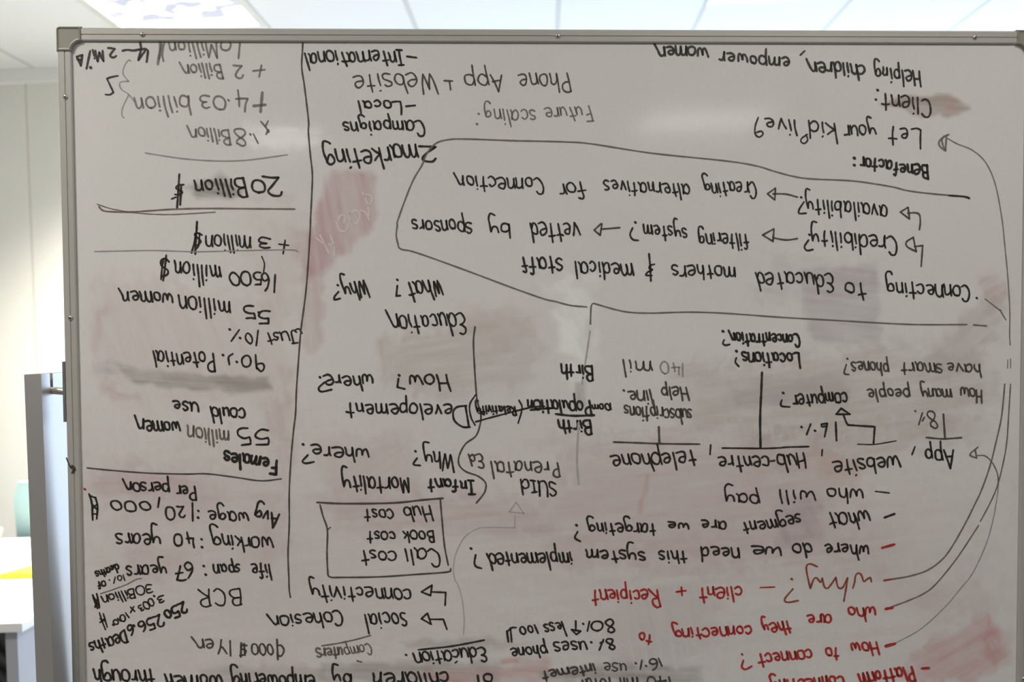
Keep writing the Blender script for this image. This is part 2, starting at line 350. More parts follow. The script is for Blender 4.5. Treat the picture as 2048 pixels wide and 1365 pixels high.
STAIN_SHEEN_RGB = {'p': (0.44, 0.27, 0.28), 'r': (0.46, 0.16, 0.16), 'r2': (0.46, 0.31, 0.28), 'g': (0.19, 0.175, 0.15), 'b': (0.33, 0.275, 0.235),
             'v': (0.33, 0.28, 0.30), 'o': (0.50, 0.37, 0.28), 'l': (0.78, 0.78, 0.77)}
BOARD_RGB = np.array((0.615, 0.60, 0.58))
rng = np.random.default_rng(3)
def vnoise(x, y, seed):
    """smooth value noise on arrays"""
    tab = np.random.default_rng(seed).random((97, 89))
    xi, yi = np.floor(x).astype(int), np.floor(y).astype(int)
    fx, fy = x - xi, y - yi
    fx, fy = fx*fx*(3-2*fx), fy*fy*(3-2*fy)
    t = lambda a, b: tab[a % 97, b % 89]
    return (t(xi,yi)*(1-fx) + t(xi+1,yi)*fx)*(1-fy) + (t(xi,yi+1)*(1-fx) + t(xi+1,yi+1)*fx)*fy
def build_surface():
    step = 2.5; m0 = 18.0
    nu, nv = int((BW-2*m0)/step)+1, int((BH-2*m0)/step)+1
    us = np.linspace(m0, BW-m0, nu); vs = np.linspace(m0, BH-m0, nv)
    U, Vv = np.meshgrid(us, vs)
    rgb = np.tile(BOARD_RGB, (nv, nu, 1))
    broad = vnoise(U/170, Vv/170, 5)*0.6 + vnoise(U/60, Vv/60, 6)*0.4
    rgb *= (0.975 + 0.05*broad)[..., None]
    for k, (poly, soft, ck, st, ang) in enumerate(STAINS_AND_SHEEN):
        P = np.array(poly)
        lo, hi = P.min(0) - soft*2, P.max(0) + soft*2
        iu = np.where((us >= lo[0]) & (us <= hi[0]))[0]; iv = np.where((vs >= lo[1]) & (vs <= hi[1]))[0]
        if not len(iu) or not len(iv): continue
        sl = np.ix_(iv, iu)
        x, y = U[sl], Vv[sl]
        x = x + (vnoise(x/14, y/14, k+20)-0.5)*soft*1.6; y = y + (vnoise(x/14, y/14, k+70)-0.5)*soft*1.6
        inside = np.zeros(x.shape, bool); dist = np.full(x.shape, 1e9)
        for i in range(len(P)):
            a, b = P[i], P[(i+1) % len(P)]
            c = ((a[1] > y) != (b[1] > y)) & (x < (b[0]-a[0])*(y-a[1])/(b[1]-a[1]+1e-9)+a[0]); inside ^= c
            d = b - a; t = np.clip(((x-a[0])*d[0]+(y-a[1])*d[1])/(d@d+1e-9), 0, 1)
            dist = np.minimum(dist, np.hypot(x-a[0]-t*d[0], y-a[1]-t*d[1]))
        sd = np.where(inside, dist, -dist)
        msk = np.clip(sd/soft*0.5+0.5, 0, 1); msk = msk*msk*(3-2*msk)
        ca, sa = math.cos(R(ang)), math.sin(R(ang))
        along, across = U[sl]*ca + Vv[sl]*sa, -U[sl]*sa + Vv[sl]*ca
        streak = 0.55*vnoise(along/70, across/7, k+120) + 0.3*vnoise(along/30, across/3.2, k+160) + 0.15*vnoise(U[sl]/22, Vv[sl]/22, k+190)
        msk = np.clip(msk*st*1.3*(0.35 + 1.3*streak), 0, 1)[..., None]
        rgb[sl] = rgb[sl]*(1-msk) + np.array(STAIN_SHEEN_RGB[ck])*msk
    w = 0.0
    pts = np.empty((nv, nu, 3))
    for i in range(3): pts[..., i] = TL[i] + EX[i]*U/1000 - EU[i]*Vv/1000 + EN[i]*w
    c = pts.reshape(-1, 3).mean(0)
    me = bpy.data.meshes.new('writing_surface')
    me.vertices.add(nu*nv); me.vertices.foreach_set('co', (pts.reshape(-1, 3)-c).ravel())
    idx = np.arange(nu*nv).reshape(nv, nu)
    q = np.stack([idx[:-1,:-1], idx[1:,:-1], idx[1:,1:], idx[:-1,1:]], -1).reshape(-1, 4)
    me.loops.add(q.size); me.loops.foreach_set('vertex_index', q.ravel())
    me.polygons.add(len(q)); me.polygons.foreach_set('loop_start', np.arange(len(q))*4)
    me.update(calc_edges=True); me.validate()
    at = me.color_attributes.new('stain', 'FLOAT_COLOR', 'POINT')
    at.data.foreach_set('color', np.concatenate([rgb.reshape(-1, 3), np.ones((nu*nv, 1))], 1).astype(np.float32).ravel())
    m = mat('whiteboard_enamel', tuple(BOARD_RGB), 0.085, spec=0.5); nt = m.node_tree; b = nt.nodes['Principled BSDF']
    a = nt.nodes.new('ShaderNodeVertexColor'); a.layer_name = 'stain'
    nz = nt.nodes.new('ShaderNodeTexNoise'); nz.inputs['Scale'].default_value = 260; nz.inputs['Detail'].default_value = 3
    tc = nt.nodes.new('ShaderNodeTexCoord'); nt.links.new(tc.outputs['Object'], nz.inputs['Vector'])
    mp = nt.nodes.new('ShaderNodeMapRange'); mp.inputs['To Min'].default_value = 0.955; mp.inputs['To Max'].default_value = 1.045
    nt.links.new(nz.outputs['Fac'], mp.inputs['Value'])
    mx = nt.nodes.new('ShaderNodeMix'); mx.data_type = 'RGBA'; mx.blend_type = 'MULTIPLY'; mx.inputs['Factor'].default_value = 1
    nt.links.new(a.outputs['Color'], mx.inputs['A']); nt.links.new(mp.outputs['Result'], mx.inputs['B']); nt.links.new(mx.outputs['Result'], b.inputs['Base Color'])
    me.materials.append(m)
    o = bpy.data.objects.new('writing_surface', me); COL.objects.link(o); o.parent = board
    o.location = Vector(c) - ROOT; WORLD_AT[o.name] = Vector(c)
    return o
surface = build_surface()
v, f = box((4, 4, -8), (BW-4, BH-4, -0.6)); obj('backing_panel', [B(*p) for p in v], f, M_back, board)

# frame rails: stepped aluminium profile, (distance from the outer edge, height) in mm
PROF = [(0,-9),(0,1.6),(0.9,3.4),(2.2,4.4),(9.6,4.4),(10.2,3.2),(11.0,3.2),(11.6,4.2),(18.2,4.2),(19.8,3.0),(20.5,0.2),(20.5,-9)]
def rail(name, fn, a, b):
    V = [fn(t, s, h) for s in (a, b) for t, h in PROF]
    n = len(PROF); Fs = [(i, (i+1) % n, n+(i+1) % n, n+i) for i in range(n)] + [tuple(range(n)), tuple(range(n, 2*n))[::-1]]
    return obj(name, V, Fs, M_alu, board)
CC = 33.0
rail('frame_rail', lambda t, s, h: B(s, t, h), CC, BW-CC)
rail('frame_rail', lambda t, s, h: B(s, BH-t, h), CC, BW-CC)
rail('frame_rail', lambda t, s, h: B(t, s, h), CC, BH-CC)
rail('frame_rail', lambda t, s, h: B(BW-t, s, h), CC, BH-CC)
def corner(fu, fv):
    out = []
    for k in range(7):
        a = math.pi + (math.pi/2)*k/6; out.append((4.5 + 6*math.cos(a), 4.5 + 6*math.sin(a)))
    out += [(36, -1.5), (36, 21)]
    for k in range(11):
        a = -math.pi/2 - (math.pi/2)*k/10; out.append((36 + 15*math.cos(a), 36 + 15*math.sin(a)))
    out += [(21, 36), (-1.5, 36)]
    # drop repeats
    pts = []
    for p in out:
        if not pts or (abs(p[0]-pts[-1][0]) + abs(p[1]-pts[-1][1])) > 0.05: pts.append(p)
    n = len(pts)
    def off(d):
        r = []
        for i in range(n):
            p0, p1, p2 = (Vector(pts[i-1]), Vector(pts[i]), Vector(pts[(i+1) % n]))
            e1, e2 = (p1-p0).normalized(), (p2-p1).normalized()
            nn = Vector((-e1.y-e2.y, e1.x+e2.x))
            nn = nn.normalized() if nn.length > 1e-6 else Vector((-e1.y, e1.x))
            k = 1/max(0.45, nn.dot(Vector((-e1.y, e1.x))))
            r.append(p1 + nn*d*k)
        return r
    V = []; lev = [(0, -10), (0, 3.2), (1.0, 5.8), (2.4, 6.6), (3.6, 5.2), (5.0, 4.9)]
    for d, h in lev:
        for p in off(d): V.append(B(fu(p[0]), fv(p[1]), h))
    Fs = []
    for k in range(len(lev)-1):
        Fs += [(k*n+i, k*n+(i+1) % n, (k+1)*n+(i+1) % n, (k+1)*n+i) for i in range(n)]
    Fs += [tuple(range(n))[::-1], tuple(range((len(lev)-1)*n, len(lev)*n))]
    obj('corner_cap', V, Fs, M_cap, board)
L_, R_ = (lambda a: a), (lambda a: BW-a)
T_, D_ = (lambda a: a), (lambda a: BH-a)
for fu in (L_, R_):
    for fv in (T_, D_): corner(fu, fv)
def at_px(x, y):
    d = ray(x, y); t = (TL - CAM).dot(EN)/d.dot(EN); q = CAM + d*t - TL
    return q.dot(EX)*1000, -q.dot(EU)*1000
def screw(u, v):
    prof = [(3.6, 0), (3.6, 1.0), (2.6, 2.0), (1.2, 2.3)]
    n = 16; V, Fs = [], []
    for r, h in prof: V += [B(u + r*math.cos(2*math.pi*i/n), v + r*math.sin(2*math.pi*i/n), 4.2+h) for i in range(n)]
    for k in range(len(prof)-1): Fs += [(k*n+i, k*n+(i+1) % n, (k+1)*n+(i+1) % n, (k+1)*n+i) for i in range(n)]
    Fs.append(tuple(range((len(prof)-1)*n, len(prof)*n)))
    s = obj('frame_screw', V, Fs, M_screw, board, smooth=True)
    a, b = 1.5, 0.5
    V = [B(u+x, v+y, 6.55) for x, y in ((-a,-b),(-b,-b),(-b,-a),(b,-a),(b,-b),(a,-b),(a,b),(b,b),(b,a),(-b,a),(-b,b),(-a,b))]
    V += [B(u+x, v+y, 6.2) for x, y in ((-a,-b),(-b,-b),(-b,-a),(b,-a),(b,-b),(a,-b),(a,b),(b,b),(b,a),(-b,a),(-b,b),(-a,b))]
    Fs = [tuple(range(12))] + [(i, (i+1) % 12, 12+(i+1) % 12, 12+i) for i in range(12)]
    obj('screw_recess', V, Fs, M_slot, s)
for x, y in ((287, 70), (1115, 56), (1947, 62)): screw(at_px(x, y)[0], 10.5)
for x, y in ((135, 195), (139, 636)): screw(10.5, at_px(x, y)[1])
for y in (195, 925, 1357): screw(BW-10.5, at_px(2048, y)[1])
screw(10.5, 1000); screw(200, BH-10.5); screw(1300, BH-10.5)

# ------------------------------------------------------------------ stand
edge = B(0, 545); edgeR = B(BW, 545)
yf = edge.y - 0.030
pa, pb = on_y(48.5, 760, yf), on_y(82.5, 760, yf)
ptop = on_y(65, 749, yf).z
PD = 0.10
def post(x0, x1, y0):
    g0, g1 = y0+0.0265, y0+0.0355
    zt = ptop; zs = zt-0.030
    v, f = join(box((x0, y0, 0.075), (x1, y0+PD, zs)), box((x0, y0, zs), (x1, g0, zt)), box((x0, g1, zs), (x1, y0+PD, zt)))
    return obj('stand_post', v, f, M_post, board)
post(pa.x, pb.x, yf)
rx0 = edgeR.x + (edge.x - pb.x); rx1 = rx0 + (pb.x-pa.x)
yfr = edgeR.y - 0.030
post(rx0, rx1, yfr)
for s, e, px_in, y0 in ((-1, edge, pb.x, yf), (1, edgeR, rx0, yfr)):
    # plate on the board edge, rod lying in the slot of the post
    u0_, u1_ = (-4.2, -0.2) if s < 0 else (BW+0.2, BW+4.2)
    vc = at_px(124, 784)[1]
    v, f = box((u0_, vc-46, -9), (u1_, vc+46, 3)); obj('pivot_plate', [B(*p) for p in v], f, M_plate, board)
    q = B(u0_ if s < 0 else u1_, vc, -3)
    p = Vector((px_in - s*(-0.0) + s*(-0.006 if s > 0 else 0.006)*(-1)*0 , y0+0.031, q.z))
    v, f = tube(Vector((px_in + (-0.012 if s < 0 else 0.012), q.y, ptop-0.0252)), q, 0.0056); obj('pivot_rod', v, f, M_rod, board, smooth=False)
for x0, x1, y0 in ((pa.x, pb.x, yf), (rx0, rx1, yfr)):
    xm = (x0+x1)/2
    v, f = box((xm-0.02, y0+PD/2-0.30, 0.075), (xm+0.02, y0+PD/2+0.30, 0.115)); ft = obj('stand_foot', v, f, M_post, board, bevel=0.004)
    for dy in (-0.27, 0.27):
        v, f = tube((xm-0.012, y0+PD/2+dy, 0.030), (xm+0.012, y0+PD/2+dy, 0.030), 0.030, 20)
        w = obj('castor_wheel', v, f, M_rubber, board)
        v, f = tube((xm, y0+PD/2+dy, 0.055), (xm, y0+PD/2+dy, 0.075), 0.009, 10); obj('castor_stem', v, f, M_rod, board)
v, f = tube((pb.x, yf+PD/2, 0.22), (rx0, yfr+PD/2, 0.22), 0.016); obj('cross_bar', v, f, M_post, board)

# ------------------------------------------------------------------ hand lettering on the board
FONT = {  # single-stroke hand lettering: x-height 10, strokes split by /, * = sharp turn; first number = advance
'a':(9.5,"8,7.5 5.5,10 2,9.5 0,5.5 1,1 4,0 7,3 8.2,9.5* 8,3 9.5,0"),
'b':(8.5,"0,17 0.3,8 0,0.5* 0.5,6 3.5,9.5 7.5,8.5 8.3,4.5 6.5,0.8 3,0 0,2.5"),
'c':(7.5,"7.5,8.5 5,10 1.5,8.8 0,5 1.2,1 4,0 7.5,1.8"),
'd':(8.5,"7.5,8 4.5,10 1,8.5 0,4 1.5,0.5 4.5,0.3 7.5,4* / 8,17 7.8,8 8.3,0"),
'e':(8.5,"0.5,5 5,5.5 7.5,7.5 6,10 2.5,9.6 0.2,6 0.6,1.8 3.5,0 8.5,1.2"),
'f':(7,"7.5,15.5 5.5,17 3.4,15 3.2,8 2.8,0 / 0,9 7,9.5"),
'g':(8.8,"8,8.5 5,10 1,8.8 0,5.5 2,2.5 5,3.2 8,8* 8.4,0 8.2,-6 6,-9.5 2,-9 0,-7"),
'h':(7.5,"0,17 0.2,8 0,0* 0.6,6.5 3.5,10 6.5,8.5 7,4 7.3,0"),
'i':(2.2,"0.8,10 1.2,5 1.2,0 / 1.6,14 2,14.4"),
'k':(7,"0,17 0.2,8 0,0 / 6.8,10 3,6.5 0.4,5.2* 4,3 7.4,0"),
'l':(2.0,"0.8,17.5 1.2,8 1.4,0"),
'm':(12.5,"0,10 0.2,5 0,0* 0.8,7 3.5,10 5.8,8.5 6,4 6,0* 6.8,7 9.5,10 12,8.5 12.2,4 12.5,0"),
'n':(7.5,"0,10 0.2,5 0,0* 0.8,7 4,10 6.8,8.6 7,4 7.3,0"),
'ñ':(10.5,"0,10 0.2,5 0,0* 0.8,7 3.5,10 6,9 7.6,4.5 10.8,-3.5"),
'o':(8,"5,9.8 2,9.6 0,6 0.6,1.6 3.6,0 7,1.6 8,5.5 6.8,9 4,10"),
'p':(8.5,"0,10 0.3,1 0,-8.5 / 0.3,6 3,9.8 7,9.2 8.4,5.5 6.8,1.2 3.4,0 0.4,2"),
'r':(6,"0,10 0.4,5 0.2,0* 0.8,6.5 3,9.4 6.2,9.4"),
's':(6.8,"6.8,9 4.4,10.2 1.4,9 1.2,6.8 4,5.2 6.5,3.6 6.2,1 3.4,-0.2 0,0.8"),
't':(7,"3.4,15.5 3.4,7 3.2,0.3 / 0,10 3.5,10.2 7.2,10.4"),
'u':(8,"0,10 0.2,4 1.6,0.6 4,0.2 6.8,3 7.6,9.8* 7.4,4 8.2,0"),
'v':(7.5,"0,10 2,4.5 3.8,0* 5.6,5 7.6,10.2"),
'w':(11.5,"0,10 0.6,4 2.4,0.3 4.8,2.2 6,7.5* 6.6,2.5 8.6,0.3 10.8,3 11.6,9.8"),
'x':(7,"0,10 7,0 / 7,10 0,0"),
'y':(8.4,"0,10 0.8,5 3,3 5.6,4.5 7.6,9.6* 8.4,1 8,-6 6,-10 1.6,-9"),
'A':(10,"0,0 2.5,9 5,17* 7.5,8.5 10.2,0 / 1.6,6 8.6,6.6"),
'B':(9,"0.5,17 0.2,8 0,0 / 0,16.5 5,17.2 8,14.5 6.6,10.6 0.4,9* 6,8.6 9.2,5.4 7.6,1 0,0"),
'C':(9,"9,14 6.8,16.8 3,16 0.4,11 0.4,5 3,0.8 6,0 9.4,2"),
'D':(10,"0.6,17 0.4,8 0,0 / -0.6,16.8 5,16.4 9.6,12 9.6,5 6,1 -0.6,0"),
'E':(8.5,"8.2,15.6 5,17 1.6,15.8 1,12.2 3.6,9.4 6,9* 2,8.2 0,5 1,1.2 4,0 8.8,1.6"),
'F':(8.5,"0.4,17 0.3,8 0,0 / 0,16.6 8.4,17.2 / 0.4,9 6.4,9.6"),
'H':(9,"0,17 0.3,8 0.4,0 / 8.6,17 8.6,8 9,0 / 0.3,8.4 8.8,9"),
'I':(7,"3.6,17 3.4,8 3.6,0 / 0,16.6 7,17 / 0.2,0.2 7,-0.2"),
'J':(8,"1,16.6 8.4,17 / 6,17 6.2,6 5,1 2.4,0 0,2.4"),
'L':(8,"0.6,17 0.2,8 0,0.3* 4,0 8.4,1"),
'M':(12,"0,0 1,8 1.8,16.5* 4,9 6,3* 8.4,10 10.6,16.5* 11.4,8 12.2,0"),
'P':(8.5,"0.5,17 0.2,8 0,0 / 0,16 4.6,17.2 8.4,15 7.8,10.6 4,8 0.4,7.6"),
'R':(9,"0.5,17 0.2,8 0,0 / 0,16 4.6,17.2 8.2,14.8 7.2,10.4 1,8* 5,4.2 9.4,0"),
'S':(8.5,"8.4,14.6 5.4,17.2 1.6,15.6 1,12 4,9 7.8,6.2 7.4,1.8 4,0 0,2"),
'U':(9,"0,17 0.2,6 2,1 5,0.2 8,3 8.8,17* 8.6,6 9.2,0"),
'V':(9,"0,17 2,8 4.4,0* 6.6,9 9,17"),
'W':(13,"0,17 1.6,6 3.2,0.4* 5,7 6.4,13.6* 8,6 9.6,0.4* 11.4,8 13,17"),
'Y':(9,"0,17 2.4,11 4.6,8.4* / 9,17 6,10 3.4,0"),
'0':(9.5,"5,16.6 1.6,14.6 0,8.6 1,2.4 4,0 7.6,2 9.4,8 8.2,14.4 4.6,16.8"),
'1':(3,"1.6,17 1.8,8 1.6,0"),
'2':(9,"0.4,13.6 2.4,16.8 6.4,16.6 8,13 5.6,7.6 0.2,0.3* 4.6,0.6 9.2,0.2"),
'3':(8.4,"0.6,15.4 4,17 7.4,15 6.6,11 2.8,9.2* 7,8.4 8.4,4.6 5.6,0.6 0,1.6"),
'4':(9,"3,17 1.6,11 0.2,6* 4.6,6 9.2,6.6 / 6.8,12.5 6.4,6 6.2,-1"),
'5':(8.6,"8.6,16.6 4.6,16.6 1.8,16.6* 1.2,12.6 1,9.6* 5,10 8.2,7.4 7.4,2.4 4,0 0,0.8"),
'6':(8.4,"6.6,17 3,13.4 0.4,7.4 0.8,1.8 4,0 7.6,2 8.2,5.6 5.4,8.2 1,6"),
'7':(9,"0,16.6 4.6,16.8 8.8,16.6* 6.4,9 4,0 / 2.2,8 8.8,8.4"),
'8':(8.6,"7.8,14.4 4.6,17 1.2,15 2,11 6.4,7.2 8.4,3.4 5.6,0.2 1.6,0.6 0.4,4.2 3,8 7,11.6 7.8,14.4"),
'9':(8.4,"7.8,14.4 4.6,16.8 0.8,14.6 0.6,10.4 4,8.8 7.4,11 8,15* 7.8,7 6.8,0"),
}
def parse(s): 
    P = []
    for tok in s.split():
        c = tok.endswith('*'); x, y = tok.rstrip('*').split(',')
        P.append((float(x), float(y)))
        if c: P.append((float(x), float(y)))
    return P
GLYPH = {k: (w, [parse(t) for t in s.split('/')]) for k, (w, s) in FONT.items()}
def smooth_line(P, step):
    """split at doubled points, Catmull-Rom each run, resample"""
    runs, cur = [], [P[0]]
    for p in P[1:]:
        if abs(p[0]-cur[-1][0]) + abs(p[1]-cur[-1][1]) < 1e-6:
            if len(cur) > 1: runs.append(cur)
            cur = [p]
        else: cur.append(p)
    if len(cur) > 1 or not runs: runs.append(cur)
    out = []
    for r in runs:
        r = [Vector(p) for p in r]
        if len(r) == 1: out.append([r[0], r[0] + Vector((0.6, 0.2))]); continue
        pts = []
        ext = [r[0]*2 - r[1]] + r + [r[-1]*2 - r[-2]]
        for i in range(1, len(ext)-2):
            p0, p1, p2, p3 = ext[i-1:i+3]
            n = max(2, min(14, int((p2-p1).length/step)+1))
            for k in range(n):
                t = k/n
                pts.append(0.5*((2*p1) + (p2-p0)*t + (2*p0-5*p1+4*p2-p3)*t*t + (3*p1-p0-3*p2+p3)*t**3))
        pts.append(r[-1]); out.append(pts)
    return out
def ribbon(pts, w, V, Fs, lift):
    """one pen stroke in board mm, flat ink with round ends"""
    n = len(pts); k0 = len(V); ph = random.random()*6
    L, Rr = [], []
    for i, p in enumerate(pts):
        a, b = pts[max(0, i-1)], pts[min(n-1, i+1)]
        t = b - a
        t = t.normalized() if t.length > 1e-9 else Vector((1, 0))
        nn = Vector((-t.y, t.x))
        ww = w*0.465*(1 + 0.10*math.sin(ph + i*0.55) + 0.05*math.sin(ph*2 + i*1.7))
        if i == 0 or i == n-1: ww *= 0.92
        L.append(p + nn*ww); Rr.append(p - nn*ww)
    for a, b in zip(L, Rr): V.append(B(a.x, a.y, lift)); V.append(B(b.x, b.y, lift))
    for i in range(n-1): Fs.append((k0+2*i, k0+2*i+1, k0+2*i+3, k0+2*i+2))
    for end, (p, l, q) in enumerate(((pts[0], L[0], Rr[0]), (pts[-1], L[-1], Rr[-1]))):
        sgn = 1 if end == 0 else -1
        c0 = len(V); d = l - p; m = 5
        for k in range(m+1):
            a = math.pi*k/m*sgn
            e = Vector((d.x*math.cos(a)-d.y*math.sin(a), d.x*math.sin(a)+d.y*math.cos(a)))
            V.append(B(p.x+e.x, p.y+e.y, lift))
        Fs.append(tuple(range(c0, c0+m+1)))
def word_strokes(text, u0, v0, u1, v1, xh):
    """lay a word from its baseline start to its baseline end (the board hangs upside down, so it runs right to left)"""
    gap = 3.0; x = 0; placed = []
    for ch in text:
        if ch == ' ': x += 6; continue
        w, st = GLYPH[ch]; placed.append((x, st, w)); x += w + gap
    total = max(1.0, x - gap)
    du, dv = u1-u0, v1-v0; ln = math.hypot(du, dv)
    tx, ty = du/ln, dv/ln
    nx, ny = -ty, tx                                  # letter "up"
    if ny < 0: nx, ny = -nx, -ny                      # up of the letters points down the hanging board
    lean = 0.19 if abs(ty) < 0.22 else 0.04            # this hand leans backwards
    nx, ny = nx - lean*tx, ny - lean*ty
    u0, v0 = u0 + tx*lean*xh*0.7, v0 + ty*lean*xh*0.7
    sx, sy = ln/total, xh/10.0
    drift, ph = random.gauss(0, 0.5), random.random()*6
    out = []
    for gx, st, w in placed:
        ja, js, jy = random.gauss(0, 0.06), 1+random.gauss(0, 0.075), random.gauss(0, 0.45) + 0.5*math.sin(ph + gx*0.11) + drift*(gx/total-0.5)
        if w < 3: ja *= 0.35                             # single stems stay apart from each other
        for P in st:
            q = []
            for i, (a, b) in enumerate(P):
                if i and P[i-1] == P[i]: q.append(q[-1]); continue
                aa = gx + (a-w/2)*js + w/2 + b*(ja) + random.gauss(0, 0.26); bb = b*js + jy + random.gauss(0, 0.30)
                q.append((u0 + tx*aa*sx + nx*bb*sy, v0 + ty*aa*sx + ny*bb*sy))
            out.append(q)
    return out
def ink(name, c, rough=0.35, patch=0.25):
    return mat('ink_' + name, c, rough, noise=(120, patch))
INK = {'k': ink('black', (0.026, 0.022, 0.018), 0.35, 0.5), 'k2': ink('worn_black', (0.075, 0.066, 0.054)), 'g3': ink('dark_grey', (0.145, 0.130, 0.108)),
       'g2': ink('grey', (0.165, 0.155, 0.140), 0.4, 0.4), 'g1': ink('light_grey', (0.26, 0.25, 0.235), 0.4, 0.35), 'g0': ink('rubbed_grey', (0.37, 0.355, 0.34), 0.4, 0.25),
       'r': ink('red', (0.36, 0.028, 0.024), 0.35, 0.3), 'b': ink('brown_red', (0.23, 0.062, 0.036)), 'w': ink('wiped', (0.60, 0.52, 0.51), 0.3, 0.1)}
